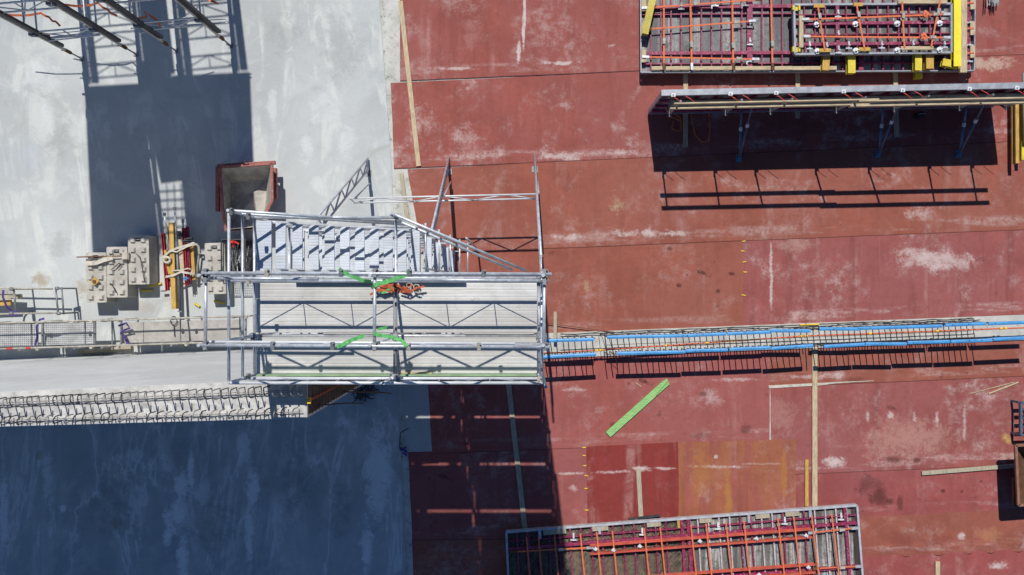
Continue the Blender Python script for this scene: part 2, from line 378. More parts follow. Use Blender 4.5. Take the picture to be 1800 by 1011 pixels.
def tag(o, label=None, cat=None, group=None, kind=None):
    if label: o['label'] = label
    if cat: o['category'] = cat
    if group: o['group'] = group
    if kind: o['kind'] = kind
    return o
def thing(name, loc, label, cat, group=None):
    o = bpy.data.objects.new(name, None); col.objects.link(o); o.empty_display_size = .2
    o.location = loc; ORG[o.name] = Vector(loc)
    return tag(o, label, cat, group)
def copy_tree(o, parent=None, shift=None):
    c = o.copy(); col.objects.link(c)
    if parent: c.parent = parent
    ORG[c.name] = ORG[o.name] + (shift or Vector((0, 0, 0)))
    for ch in [x for x in col.objects if x.parent == o]: copy_tree(ch, c, shift)
    return c
def rep(part, parent, shift):      # a repeat of a part, moved inside its thing
    c = part.copy(); col.objects.link(c); c.parent = parent; c.location = part.location + shift
    ORG[c.name] = ORG[part.name]
    return c
ORD = ['first', 'second', 'third', 'fourth', 'fifth', 'sixth', 'seventh', 'eighth', 'ninth', 'tenth', 'eleventh', 'twelfth', 'thirteenth', 'fourteenth', 'fifteenth', 'sixteenth']

# ------------------------------------------------------------------ ground
def sheet(name, c4, z, mat, nu=30, nv=8, wav=.004):
    m = MB(); a, b, c, d = [Vector(x) for x in c4]         # corners TL TR BR BL (plan pixels)
    m.uv = []
    for j in range(nv + 1):
        for i in range(nu + 1):
            u, v = i / nu, j / nv
            p = (a * (1 - u) + b * u) * (1 - v) + (d * (1 - u) + c * u) * v
            q = P(p.x, p.y, z)
            if name == 'membrane_fold':
                for (fx, fw) in ((1592, 4), (1703, 3), (1741, 4), (1650, 7), (1790, 5)):
                    q.z += .035 * math.exp(-((p.x - fx) / fw) ** 2) * min(1, v * 1.6)
                q.z += .03 * math.exp(-((v - .8) / .09) ** 2) * (.5 + .5 * math.sin(p.x * .11))
            if i in (0, nu): q.x += R.uniform(-wav, wav) * 2
            if j in (0, nv): q.y += R.uniform(-wav, wav)
            m.v.append(q); m.uv.append((q.x, (1 - v) * ((a - d).length * S)))
    W = nu + 1
    m.f = [(j * W + i, (j + 1) * W + i, (j + 1) * W + i + 1, j * W + i + 1) for j in range(nv) for i in range(nu)]
    return tag(m.build(name, mat), kind='structure')
g = MB(); g.v = [Vector((-70, -70, 0)), Vector((70, -70, 0)), Vector((70, 70, 0)), Vector((-70, 70, 0))]; g.f = [(0, 1, 2, 3)]
tag(g.build('ground', m_rough), kind='structure')
sb = MB().prism([P(-1500, -1200), P(648, -1200), P(667, 0), P(689, 300), P(699, 640), P(700, 700), P(714, 1011), P(760, 2200), P(-1500, 2200)][::-1], .001, .03)
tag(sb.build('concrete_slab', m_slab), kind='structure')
cp = MB().prism([P(704, 655), P(760, 655), P(760, 792), P(712, 797)][::-1], .001, .009)
tag(cp.build('concrete_strip', concrete('strip_concrete', (.42, .44, .42))), kind='structure')
RED = (.285, .080, .064)
ORA = (.285, .088, .060); PNK = (.285, .084, .074)
WH, DK, TN = (.56, .46, .43), (.085, .028, .022), (.42, .31, .19)
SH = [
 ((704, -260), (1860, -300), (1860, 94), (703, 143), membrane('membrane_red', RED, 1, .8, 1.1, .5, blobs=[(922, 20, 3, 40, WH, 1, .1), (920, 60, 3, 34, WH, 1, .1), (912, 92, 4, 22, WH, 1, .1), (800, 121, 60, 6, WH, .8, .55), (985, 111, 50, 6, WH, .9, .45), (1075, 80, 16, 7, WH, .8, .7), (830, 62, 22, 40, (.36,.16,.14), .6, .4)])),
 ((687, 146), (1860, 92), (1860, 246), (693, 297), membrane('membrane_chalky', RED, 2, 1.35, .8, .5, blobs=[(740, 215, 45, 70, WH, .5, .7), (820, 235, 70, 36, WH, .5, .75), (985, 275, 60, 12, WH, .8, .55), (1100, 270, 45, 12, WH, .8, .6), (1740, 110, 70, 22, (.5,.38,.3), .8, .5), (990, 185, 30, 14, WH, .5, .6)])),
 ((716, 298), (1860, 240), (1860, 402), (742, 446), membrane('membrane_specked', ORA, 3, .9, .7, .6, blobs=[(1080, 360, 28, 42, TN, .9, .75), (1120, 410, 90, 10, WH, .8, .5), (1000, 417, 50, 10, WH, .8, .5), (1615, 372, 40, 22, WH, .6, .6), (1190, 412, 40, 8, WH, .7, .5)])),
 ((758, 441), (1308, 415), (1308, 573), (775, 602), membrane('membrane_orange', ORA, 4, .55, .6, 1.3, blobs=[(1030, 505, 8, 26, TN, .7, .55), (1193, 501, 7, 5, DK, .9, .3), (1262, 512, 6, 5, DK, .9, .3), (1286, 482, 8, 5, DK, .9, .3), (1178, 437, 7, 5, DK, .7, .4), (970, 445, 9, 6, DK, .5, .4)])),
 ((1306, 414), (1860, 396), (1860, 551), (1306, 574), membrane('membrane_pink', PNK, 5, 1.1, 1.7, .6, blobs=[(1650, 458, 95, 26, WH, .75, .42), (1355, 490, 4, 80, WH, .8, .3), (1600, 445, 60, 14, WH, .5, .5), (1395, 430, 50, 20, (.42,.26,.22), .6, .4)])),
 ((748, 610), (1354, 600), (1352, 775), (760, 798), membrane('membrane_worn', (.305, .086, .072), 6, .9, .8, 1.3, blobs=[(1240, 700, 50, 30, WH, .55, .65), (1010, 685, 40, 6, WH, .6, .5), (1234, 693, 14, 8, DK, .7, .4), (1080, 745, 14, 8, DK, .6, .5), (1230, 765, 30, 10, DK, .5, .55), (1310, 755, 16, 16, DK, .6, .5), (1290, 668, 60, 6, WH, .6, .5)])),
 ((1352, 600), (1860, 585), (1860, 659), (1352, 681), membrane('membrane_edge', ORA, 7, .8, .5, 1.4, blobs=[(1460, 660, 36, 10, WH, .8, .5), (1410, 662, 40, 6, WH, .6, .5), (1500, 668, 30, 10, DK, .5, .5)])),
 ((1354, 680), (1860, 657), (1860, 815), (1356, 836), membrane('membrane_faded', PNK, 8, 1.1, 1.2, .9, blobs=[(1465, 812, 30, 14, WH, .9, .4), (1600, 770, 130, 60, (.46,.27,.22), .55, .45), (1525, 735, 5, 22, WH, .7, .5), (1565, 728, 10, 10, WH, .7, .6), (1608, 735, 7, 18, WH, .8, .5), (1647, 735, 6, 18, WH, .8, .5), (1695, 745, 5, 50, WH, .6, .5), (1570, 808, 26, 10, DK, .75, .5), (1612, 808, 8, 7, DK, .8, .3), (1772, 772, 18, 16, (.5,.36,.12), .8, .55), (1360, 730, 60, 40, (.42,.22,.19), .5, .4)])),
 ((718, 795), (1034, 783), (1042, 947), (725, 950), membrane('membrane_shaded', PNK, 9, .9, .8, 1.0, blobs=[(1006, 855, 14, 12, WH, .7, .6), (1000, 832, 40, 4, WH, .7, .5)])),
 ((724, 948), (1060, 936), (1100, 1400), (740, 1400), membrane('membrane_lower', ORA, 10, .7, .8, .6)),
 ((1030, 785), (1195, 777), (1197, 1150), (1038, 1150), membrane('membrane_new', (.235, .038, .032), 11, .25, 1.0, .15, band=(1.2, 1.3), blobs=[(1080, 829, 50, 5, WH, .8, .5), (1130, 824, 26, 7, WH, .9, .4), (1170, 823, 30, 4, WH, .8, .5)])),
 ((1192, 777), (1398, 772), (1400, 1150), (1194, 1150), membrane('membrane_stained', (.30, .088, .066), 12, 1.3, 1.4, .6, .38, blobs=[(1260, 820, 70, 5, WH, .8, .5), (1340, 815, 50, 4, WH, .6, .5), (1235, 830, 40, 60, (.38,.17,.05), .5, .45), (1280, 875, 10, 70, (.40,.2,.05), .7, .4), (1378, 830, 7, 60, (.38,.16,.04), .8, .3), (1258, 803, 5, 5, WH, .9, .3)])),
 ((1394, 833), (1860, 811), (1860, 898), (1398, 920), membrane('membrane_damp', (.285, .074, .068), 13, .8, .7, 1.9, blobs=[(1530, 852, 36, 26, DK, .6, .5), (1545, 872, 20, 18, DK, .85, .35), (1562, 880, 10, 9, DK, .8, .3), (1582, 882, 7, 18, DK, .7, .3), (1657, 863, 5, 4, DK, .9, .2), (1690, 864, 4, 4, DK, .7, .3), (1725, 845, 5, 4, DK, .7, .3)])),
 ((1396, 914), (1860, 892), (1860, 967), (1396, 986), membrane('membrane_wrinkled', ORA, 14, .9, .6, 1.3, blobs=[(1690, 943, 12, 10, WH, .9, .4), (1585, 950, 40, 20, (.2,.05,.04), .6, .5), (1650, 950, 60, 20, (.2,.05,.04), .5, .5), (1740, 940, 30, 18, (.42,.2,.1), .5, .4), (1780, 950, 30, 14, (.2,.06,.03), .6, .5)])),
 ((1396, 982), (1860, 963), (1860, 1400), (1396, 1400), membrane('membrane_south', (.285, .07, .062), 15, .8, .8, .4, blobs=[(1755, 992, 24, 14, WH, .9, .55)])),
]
lev = [.024, .020, .016, .008, .012, .014, .018, .010, .009, .006, .016, .020, .007, .011, .015]
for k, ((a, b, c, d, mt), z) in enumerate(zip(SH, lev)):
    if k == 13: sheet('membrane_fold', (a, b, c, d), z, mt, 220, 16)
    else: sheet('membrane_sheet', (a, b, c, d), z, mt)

# ------------------------------------------------------------------ concrete wall with starter bars
def wl(px): return 632 - (632 - 602) * px / 693.0          # north face, plan pixels
def wls(px): return 652 - (652 - 643) * (px - 374) / 319.0
XE = 693; HW = 9.6
wall = thing('concrete_wall', P(300, 640), 'tall cast concrete wall with two rows of hooked starter bars on top', 'wall')
xs = [-900, -300, 0, 200, 400, 600, XE]
mw = MB().prism([P(x, wl(x)) for x in xs][::-1] + [P(x, wls(x)) for x in xs], .001, HW - .012)
mw.build('wall_body', m_wall, wall)
mt_ = MB()
NU = 70
for i in range(NU + 1):
    x = 340 + (XE - 1 - 340) * i / NU
    for j in range(9):
        t = .012 + .976 * j / 8
        y = wl(x) * (1 - t) + wls(x) * t
        mt_.v.append(P(x, y, HW - .011 + (R.uniform(.0, .018) if 0 < j < 8 else 0)))
mt_.f = [(i * 9 + j, i * 9 + j + 1, i * 9 + j + 10, i * 9 + j + 9) for i in range(NU) for j in range(8)]
mt_.build('wall_top', m_walltop, wall)
def hook(x, y, kind):
    b = P(x, y, HW - .02); m = MB(); h = R.uniform(.30, .34) if kind else R.uniform(.22, .26)
    lean = Vector((R.uniform(-.015, .015), R.uniform(-.01, .02), 0))
    c = b + lean + Z * h; r = .075 if kind else .065; sg = -1 if kind else 1
    pts = [b, b + lean * .5 + Z * h * .6]
    for k in range(8):
        t = math.pi * k / 7
        pts.append(c + Vector((.05 * k / 7, sg * (r - r * math.cos(t)), r * math.sin(t))))
    pts.append(pts[-1] - Z * R.uniform(.10, .16) + Vector((.01, 0, 0)))
    m.path(pts, .0105, 5).build('starter_bar', m_rebarl if R.random() < .45 else m_rebar, wall)
for i in range(38):
    x = 372 + i * 8.55 + R.uniform(-.6, .6); y = wl(x); hook(x, y + 6, True)
for i in range(34):
    x = 374 + i * 9.3 + R.uniform(-1.5, 1.5); hook(x, wls(x) - 4, False)
m = MB()
for dy in (7, 9): m.tube(P(345, wl(345) + dy + 4, HW + .08), P(XE - 4, wl(XE) + dy + 4, HW + .08), .009, 5)
m.tube(P(345, wls(345) - 7, HW + .06), P(XE - 4, wls(XE) - 7, HW + .06), .009, 5)
m.build('longitudinal_bar', m_rebarl, wall)
m = MB()
a, b = P(XE + .3, wl(XE) + 2), P(XE + .3, wls(XE) - 2)
for k in range(26):
    y0 = a.y + (b.y - a.y) * (k + .15) / 26; m.box(a.x, y0, .3, a.x + .012, y0 + .014, HW - .05)
for k in range(40):
    z = .3 + k * .23; m.box(a.x + .013, b.y, z, a.x + .02, a.y, z + .03)
m.build('stop_end_mesh', plain('stop_end_steel', (.10, .065, .05), .8, .1, .4, 6, (.2, .12, .08), .5), wall)
m = MB(); cy = (a.y * .45 + b.y * .55)
m.box(a.x + .022, cy - .018, .2, a.x + .06, cy + .018, HW + .05).build('waterstop', plain('waterstop_orange', (.25, .05, .02), .6), wall)
MB().box(a.x + .02, cy - .05, HW + .052, a.x + .08, cy + .05, HW + .09).build('waterstop_cap', m_yel, wall)
for k in range(22):
    z = 1.2 + k * .38 + R.uniform(-.1, .1); ln = R.uniform(.8, 1.35); fy = R.choice([.1, .16, .2, .3, .82, .88])
    y = a.y + (b.y - a.y) * fy
    p0 = Vector((a.x - .05, y, z)); p1 = p0 + Vector((ln, R.uniform(-.12, .08), R.uniform(-.15, .05)))
    MB().path([p0, p0.lerp(p1, .6) + Vector((0, .02, 0)), p1], .014, 5).build('projecting_bar', m_rebar if k % 3 else m_rust, wall)
tg = MB()
for k in range(34):
    c = P(641 + R.uniform(-12, 16), 683 + R.uniform(-6, 13), .05 + R.uniform(0, .25)); d = Vector((R.uniform(-1, 1), R.uniform(-1, 1), R.uniform(-.2, .3))).normalized() * R.uniform(.12, .3)
    tg.path([c - d, c + Vector((R.uniform(-.08, .08), R.uniform(-.08, .08), .08)), c + d], .012, 5)
tag(tg.build('scrap_pile', m_rebar), 'dark tangle of scrap tie wire and bar on shaded slab below wall end', 'scrap pile')

# ------------------------------------------------------------------ kicker with U-bars, blue caps and conduit
kick = thing('wall_kicker', P(1400, 590), 'low pale concrete wall footing strip with standing dark rebar between red sheets', 'wall footing')
def kn(x): return 585.6 - (x - 963) * .0388 if x > 963 else 585.6 - (x - 963) * .045
def ks(x): return kn(x) + 44
xs = [700, 850, 963, 1100, 1300, 1500, 1700, 1900]
MB().prism([P(x, kn(x)) for x in xs][::-1] + [P(x, ks(x)) for x in xs], .001, .06).build('kicker_slab', plain('kicker_concrete', (.49, .48, .44), .95, 0, .14, 2.4, (.25, .23, .18), .5, bs=.5), kick)
TOPZ = 1.14
def rn(x): return kn(x) + 8.5      # plan line of the north and south bars
def rs(x): return kn(x) + 36
x = 957
i = 0
while x < 1716:
    if not (1046 < x < 1062):
        l1, l2 = R.uniform(-.03, .03), R.uniform(-.03, .03)
        m = MB(); q = R.uniform(-1.2, 1.2)
        pn, ps = P(x + q, rn(x), .05), P(x - 1.5 + q, rs(x), .05)
        m.path([pn + Z * TOPZ * R.uniform(.93, 1.0) + Vector((l1, 0, 0)), pn + Z * .5 + Vector((l1 * .4, 0, 0)), pn, ps, ps + Z * .5, ps + Z * TOPZ * R.uniform(.93, 1.0) + Vector((l2, 0, 0))], .0155, 5)
        m.build('u_bar', m_rebar, kick)
    x += 10.4 if not 1046 < x < 1062 else 6
m = MB()
for dy in (2.5, 6): m.path([P(x, rn(x) - dy + R.uniform(-1, 1), .085) for x in range(985, 1720, 25)], .008, 5)
m.path([P(x, rs(x) - dy + R.uniform(-.5, .5), .085) for x in range(985, 1720, 25)], .008, 5)
m.path([P(x, (rn(x) * .55 + rs(x) * .45) + 2, .5) for x in range(1060, 1720, 30)], .008, 5)
for k in range(46):
    x = 990 + k * 16 + R.uniform(-4, 4); y = rn(x) - R.uniform(1, 6)
    m.path([P(x, y, .08), P(x + R.uniform(5, 16), y - R.uniform(0, 3), .12)], .008, 5)
m.build('lacing_bar', m_rebar, kick)
for (x0, y0, x1, y1) in ((1058, 589, 1066, 622), (1068, 588, 1084, 640)):
    MB().path([P(x0 - 6, y0, .05), P(x0 - 6, y0, 1.1), P(x1, y1, .25)], .009, 5).build('bent_bar', m_rebar, kick)
nseg = [(955, 1044), (1067, 1209), (1207, 1276), (1278, 1355), (1353, 1424), (1440, 1512), (1510, 1656), (1661, 1733), (1737, 1830)]
sseg = [(953, 1048), (1085, 1205), (1206, 1279), (1282, 1354), (1356, 1429), (1448, 1520), (1521, 1593), (1595, 1669), (1671, 1743), (1745, 1830)]
def cap(x0, x1, row, label):
    # image pixels along the top of the bars
    f = rn if row == 'n' else rs
    def pl(xi):
        xp = NX + (xi - NX) * (H - TOPZ) / H
        return P(xp, f(xp), TOPZ)
    d = R.uniform(-.05, .03)
    p, q = pl(x0) + Vector((0, R.uniform(-.03, .03), 0)), pl(x1) + Vector((0, R.uniform(-.03, .03), 0))
    m = MB(); dr = (q - p).normalized(); sx = dr.cross(Z).normalized()
    pr = [(-.049, -.05), (-.042, -.05), (-.037, .0), (.037, .0), (.042, -.05), (.049, -.05), (.043, .02), (.017, .032), (-.017, .032), (-.043, .02)]
    m.extr(p, q, sx, sx.cross(dr), pr)
    tag(m.build('rebar_cap_rail', m_blue), label, 'rebar cap', 'blue cap rails on the starter bars')
for row, segs, nm in (('n', nseg, 'north'), ('s', sseg, 'south')):
    for k, (x0, x1) in enumerate(segs):
        cap(x0, x1, row, f'{ORD[k]} blue rebar cap rail from the scaffold tower on the {nm}ern row of bars')
cn = thing('orange_conduit', P(1400, 600), 'orange conduit pipe clipped along the middle of the rebar footing', 'conduit')
def cy_(x): return kn(x) + 33 - max(0, min(12, (x - 1000) * .03)) 
pts = [P(x, cy_(x) + R.uniform(-.4, .4), .45) for x in range(940, 1860, 20)]
MB().path(pts, .022, 7).build('pipe', m_opipe, cn, True)
for x in (1049, 1057, 1172, 1243, 1288, 1407, 1417, 1530, 1648, 1760, 1768):
    xx = NX + (x - NX) * .98
    MB().tube(P(xx - 2.5, cy_(xx - 2), .45), P(xx + 2.5, cy_(xx + 2), .45), .034, 8).build('clip', m_yel, cn)

# ------------------------------------------------------------------ scaffold tower with stair
DZ = [10.3 - 2 * k for k in range(5)]
XA, XB, XC = -4.40, -2.06, .31
YN, YS, YE, YT = .20, -.755, -1.40, 1.20
tw = thing('scaffold_tower', (-2, 0, 0), 'tall galvanised scaffold stair tower with pale decks beside the wall end', 'scaffold tower')
TR = .0242
def tub(name, p, q, mat=m_galv, r=TR, par=tw, n=8): return MB().tube(Vector(p), Vector(q), r, n).build(name, mat, par, True)
for x in (XA, XB, XC):
    for y in (YN, YS):
        st = tub('standard', (x, y, .05), (x, y, 12.55))
        b = MB().box(x - .075, y - .075, .031, x + .075, y + .075, .045)
        for z in [d + .05 for d in DZ]: b.tube(Vector((x, y, z - .012)), Vector((x, y, z + .012)), .06, 10)
        b.build('rosette', m_galvd, st)
    st = tub('standard', (x, YE, 1.9 if x > -1 else 9.0), (x, YE, 11.45))
for x in (XA, XB): tub('standard', (x, YT, .05), (x, YT, 11.45 if x == XA else 10.9))
tub('standard', (-1.25, YT, .05), (-1.25, YT, 5)); 
tub('standard', (XC + .06, YN - .07, 8.0), (XC + .06, YN - .07, 11.6)); tub('standard', (XC + .07, YE - .05, 8.2), (XC + .07, YE - .05, 11.5))
for z in DZ:
    zz = z - .06
    for y in (YN, YS, YE):
        if y == YE and z < 9: continue
        tub('ledger', (XA, y, zz), (XC, y, zz))
    tub('ledger', (XA, YT, zz), (XB, YT, zz))
    for x in (XA, XB, XC): tub('transom', (x, YE if z > 9 or x == XC else YS, zz + .0), (x, YT if x < -1 else YN, zz))
    # decks: three planks per bay between the rows, two on the consoles
    for (x0, x1) in ((XA + .05, XB - .035), (XB + .035, XC - .04)):
        w3 = (YN - .055 - (YS + .055)) / 3
        for k in range(3):
            y0 = YS + .055 + k * w3
            m = MB().box(x0, y0, z - .05, x1, y0 + w3 - .003, z + R.uniform(-.002, .003))
            m.build('deck_plank', m_deck, tw)
        w2 = (YS - (.02 if z > 9 else .075) - YE - .03) / 2
        for k in range(2):
            y0 = YE + .03 + k * w2
            MB().box(x0, y0, z - .05, x1, y0 + w2 - .003, z - .004 + R.uniform(-.002, .003)).build('deck_plank', m_deck, tw)
        if z > 6:
            if z > 9: MB().box(x0 + 1.1, YS + .03, z - .02, x1 - .05, YS + .055, z - .008).build('gap_strip', m_deck, tw)
    for h in (.5, 1.1):
        if z > 9: tub('guardrail', (XA, YE, z + h), (XC, YE, z + h), m_white)
        tub('guardrail', (XA, YN - .06, z + h), (XC, YN - .06, z + h)) if z > 9 else None
        tub('guardrail', (XC + .01, YE, z + h), (XC + .01, YN, z + h), m_galv)
        tub('guardrail', (XA - .0, YE, z + h), (XA - .0, YT, z + h), m_galv)
# south guard: thin cross wires between the two rails, as the north one
for (y, z0) in ((YE, 10.3), (YN - .06, 10.3)):
    m = MB()
    n = 6
    for k in range(n):
        x0 = XA + (XC - XA) * k / n; x1 = XA + (XC - XA) * (k + 1) / n
        if k % 2: m.tube(Vector((x0, y, z0 + .5)), Vector((x1, y, z0 + 1.1)), .0075, 5)
        else: m.tube(Vector((x0, y, z0 + 1.1)), Vector((x1, y, z0 + .5)), .008, 5)
        m.tube(Vector((x0, y, z0 + .5)), Vector((x0, y, z0 + 1.1)), .008, 5)
    m.build('guardrail_brace', m_galv, tw)
for (x0, x1, y, zz) in ((XA + .1, XB - .06, YE + .012, 10.3), (XB + .06, XC - .06, YE + .012, 10.3), (-3.7, XB - .05, YN - .03, 10.3), (XB + .05, -.9, YN - .03, 10.3)):
    MB().box(x0, y - .014, zz + .01, x1, y + .014, zz + .16).build('toe_board', m_gtoe, tw)
MB().box(XB + .05, YE - .005 + .03, 10.31, XB + .6, YE + .06, 10.325).build('toe_board', m_wood, tw)
# lattice girders over the top
def lattice(name, p, q, drop, par, mat=m_galv, pitch=.5, r=TR):
    m = MB(); p = Vector(p); q = Vector(q); drop = Vector(drop)
    m.tube(p, q, r, 8); m.tube(p + drop, q + drop, r, 8)
    n = max(2, int((q - p).length / pitch))
    for k in range(n):
        a = p.lerp(q, k / n); b = p.lerp(q, (k + 1) / n)
        m.tube(a if k % 2 else a + drop, b + drop if k % 2 else b, r * .75, 6)
    for k in (0, 1): 
        e = p.lerp(q, .004 + k * .992); m.tube(e, e + drop, r * .7, 6)
    return m.build(name, mat, par, True)
g0, g1 = G(355, 480, 12.5), G(969, 482, 12.5)
lattice('lattice_girder', g0, g1, (0, 0, -.47), tw, m_galv, .62)
g2, g3 = G(352, 607, 12.5), G(966, 610, 12.5)
lattice('lattice_girder', g2, g3, (0, 0, -.47), tw, m_galv, .62)
tub('girder_tube', G(357, 489, 12.05), G(560, 490.5, 12.05)); tub('girder_tube', G(690, 491, 11.8), G(955, 494, 11.8), m_galv)
tub('girder_tube', G(360, 601, 12.2), G(905, 604, 12.2), m_white, .02)
for px in (362, 659, 957): tub('head_transom', G(px, 473, 12.44), G(px - 1, 617, 12.44))
for (px, py) in ((362, 480), (659, 480), (957, 481), (362, 607), (659, 608), (957, 609), (362, 490), (957, 493)):
    c = G(px, py, 12.47)
    MB().tube(c + Vector((-.05, 0, .0)), c + Vector((.05, 0, .0)), .043, 9).beam(c + Vector((0, -.06, .03)), c + Vector((0, .06, .03)), .05, .03).tube(c + Vector((.03, .05, 0)), c + Vector((.03, .05, .09)), .014, 6).build('coupler', m_galvd, tw)
for (px, py, z) in ((470, 480, 12.5), (600, 480, 12.5), (720, 480, 12.5), (850, 481, 12.5), (480, 607, 12.5), (585, 608, 12.5), (718, 609, 12.5), (842, 609, 12.5), (437, 493, 11.4), (437, 662, 11.3), (700, 665, 11.4), (948, 668, 11.4), (947, 497, 11.3), (948, 600, 11.4), (407, 372, 11.4), (437, 380, 11.0), (697, 381, 10.8)):
    c = G(px, py, z)
    MB().tube(c + Vector((-.03, 0, 0)), c + Vector((.03, 0, 0)), .04, 9).beam(c + Vector((0, -.05, .01)), c + Vector((0, .05, .03)), .05, .04).tube(c + Vector((.02, .04, 0)), c + Vector((.02, .04, .08)), .013, 6).build('coupler', m_galvd if R.random() < .6 else m_tan, tw)
# braces in the bays
for k, z in enumerate(DZ[:-1]):
    tub('bay_brace', (XB if k % 2 else XC, YS - .03, z - 2), (XC if k % 2 else XB, YS - .03, z - .1), m_galv, .02)
# stair flights
def flight(zt):
    fl = MB()
    y0, y1 = YN + .13, YT - .08
    for y in (y0, y1): fl.beam(Vector((-4.05, y, zt - .06)), Vector((-1.83, y, zt - 2.06)), .03, .16)
    f = fl.build('stair_flight', m_white, tw)
    for k in range(10):
        x = -4.03 + k * .22 
        MB().box(x, y0 + .02, zt - .2 * k - .04, x + .165, y1 - .02, zt - .2 * k).build('tread', m_decks, f)
for z in DZ:
    if z > 1.9:
        flight(z)
        MB().box(XA + .05, YN + .12, z - .045, -4.10, YT - .06, z + .002).build('landing', m_decks, tw)
        pass
        for dz in (1.1, .6):
            tub('stair_handrail', (XA, YT, z + dz), (XB, YT, z + dz - 2.1), m_galv)
for k in range(5):
    z = 8.3 - k * 1.5
    for y in (YN + .2, YT - .05): tub('stair_post', (-1.75 + .1 * k, y, max(.05, z - 1.1)), (-1.75 + .1 * k, y, z + .9), m_galv, .02)
    tub('stair_transom', (-1.7 + .09 * k, YN + .1, z + .8), (-1.7 + .09 * k, YT, z + .85), m_galv, .02)
tub('raking_tube', G(693, 377, 10.9), G(925, 476, 9.7)); tub('raking_tube', G(706, 391, 10.4), G(900, 474, 9.2))
for t in (.12, .2, .3, .42):
    a = G(693, 377, 10.9).lerp(G(925, 476, 9.7), t); tub('stair_post', a, a + Vector((.07, -.02, -2.0)), m_galv, .018)
# raking lattice buttresses and their tie
ZB = 6.2
for (fx, fy, ty, px) in ((648, 303, 438, 0), (789, 300, 486, 0), (940, 296, 488, 0)):
    p = P(fx, fy, .25); q = P(fx + 2, ty, ZB)
    d = (q - p).normalized(); nrm = Vector((0, d.z, -d.y)) * -.42
    b = lattice('lattice_buttress', p, q, Vector((0, -abs(nrm.y), abs(nrm.z))) * -1, tw, m_galv, .62, .03)
    ft = P(fx, fy + 2, 0)
    MB().tube(ft + Z * .03, p + Vector((0, -.05, .1)), .03, 8).box(ft.x - .09, ft.y - .09, .026, ft.x + .09, ft.y + .09, .04).build('base_jack', m_galvd, tw)
    tub('buttress_brace', P(fx + 5, fy + 22, .3), P(fx + 4, fy + 60, 2.2), m_galv, .02)
pl_, pr_ = P(640, 363, 2.05), P(940, 356, 2.05)
lattice('lattice_tie', pl_, pr_, Vector((0, -.05, -.62)), tw, m_white, .8)

# straps on the tower
def strap(name, pts, wd, mat, label, cat, group=None, up=Z):
    return tag(MB().ribbon(pts, wd, .008, up).build(name, mat), label, cat, group)
GR = 'green straps tied round the tower head'
strap('green_strap', [G(596, 472, 12.53), G(603, 478, 12.54), G(622, 487, 12.5), G(640, 494, 12.44), G(652, 495, 12.2)], .05, m_gstrap, 'green strap knotted on the upper girder left of the middle transom', 'strap', GR)
strap('green_strap', [G(718, 478, 12.53), G(712, 484, 12.5), G(690, 492, 12.5), G(657, 502, 12.5), G(655, 508, 12.4)], .058, m_gstrap, 'long green strap slanting from upper girder to the middle transom', 'strap', GR)
strap('green_strap', [G(592, 610, 12.54), G(602, 606, 12.55), G(618, 598, 12.5), G(641, 590, 12.45)], .055, m_gstrap, 'green strap hanging off the lower girder left of the middle transom', 'strap', GR)
strap('green_strap', [G(656, 586, 12.5), G(666, 589, 12.5), G(690, 593, 12.5), G(706, 599, 12.52), G(716, 609, 12.55)], .048, m_gstrap, 'green strap slanting down from the middle transom to the lower girder', 'strap', GR)
strap('green_strap', [G(664, 579, 12.45), G(674, 577, 12.4), G(682, 575, 12.35), G(680, 578, 12.3)], .04, m_gstrap, 'short loose green strap tail beside the middle transom', 'strap', GR)
hs = MB()
for k in range(16):
    c = G(R.uniform(672, 726), R.uniform(501, 510), 10.34 + R.uniform(0, .1)); d = Vector((R.uniform(.06, .22), R.uniform(-.09, .09), R.uniform(-.03, .05)))
    hs.ribbon([c - d, c - d * .3 + Vector((0, R.uniform(-.05, .05), .03)), c + d * .4, c + d], R.uniform(.025, .045), .01)
hp = thing('lifting_harness', G(700, 508, 10.31), 'heap of orange straps and hooks lying on the upper deck', 'harness')
hs.build('webbing', plain('faded_red_orange', (.48, .10, .035), .75, 0, .45, 16, (.15, .06, .04), .6), hp)
for k in range(6):
    c = G(R.uniform(664, 738), R.uniform(500, 516), 10.40)
    MB().path([c + Vector((.05 * math.cos(t), .04 * math.sin(t), .01)) for t in [j * .9 for j in range(7)]], .011, 5).build('hook', m_tan, hp)
gp = MB()
for k in range(5):
    c = G(R.uniform(660, 690), R.uniform(502, 514), 10.4); gp.ribbon([c, c + Vector((.08, R.uniform(-.04, .04), .03)), c + Vector((.16, R.uniform(-.06, .06), 0))], .04, .01)
gp.build('green_sling', m_gstrap, hp)

# ------------------------------------------------------------------ shoring tower top left
sh = thing('shoring_tower', P(275, 90), 'shoring tower of grey upright legs and lattice frames casting a long shadow', 'shoring tower')
feet = [(145, 104), (240, 96), (310, 90), (406, 81)]
HS = 8.35
dep = Vector((-28, -300))
legs = [(P(x, y), P(x + dep.x, y + dep.y)) for x, y in feet]
def leg(f, front):
    lg = MB().cbeam(f + Z * .75, f + Z * HS, .072, .072, .016)
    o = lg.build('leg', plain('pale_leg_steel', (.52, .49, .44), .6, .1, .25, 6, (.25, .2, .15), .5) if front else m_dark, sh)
    MB().tube(f + Z * .04, f + Z * .8, .022, 8).box(f.x - .07, f.y - .07, .031, f.x + .07, f.y + .07, .045).build('base_jack', m_galvd, o)
    MB().tube(f + Z * .62, f + Z * .92, .05, 8).tube(f + Z * .85 + Vector((-.13, 0, 0)), f + Z * .85 + Vector((.1, 0, 0)), .015, 6).build('jack_nut', m_rust, o)
    for z in (2.3, 4.2, 6.1):
        MB().box(f.x - .085, f.y - .085, z, f.x + .085, f.y + .085, z + .16).build('collar', m_bgrey, o)
for a, b in legs: leg(a, True); leg(b, False)
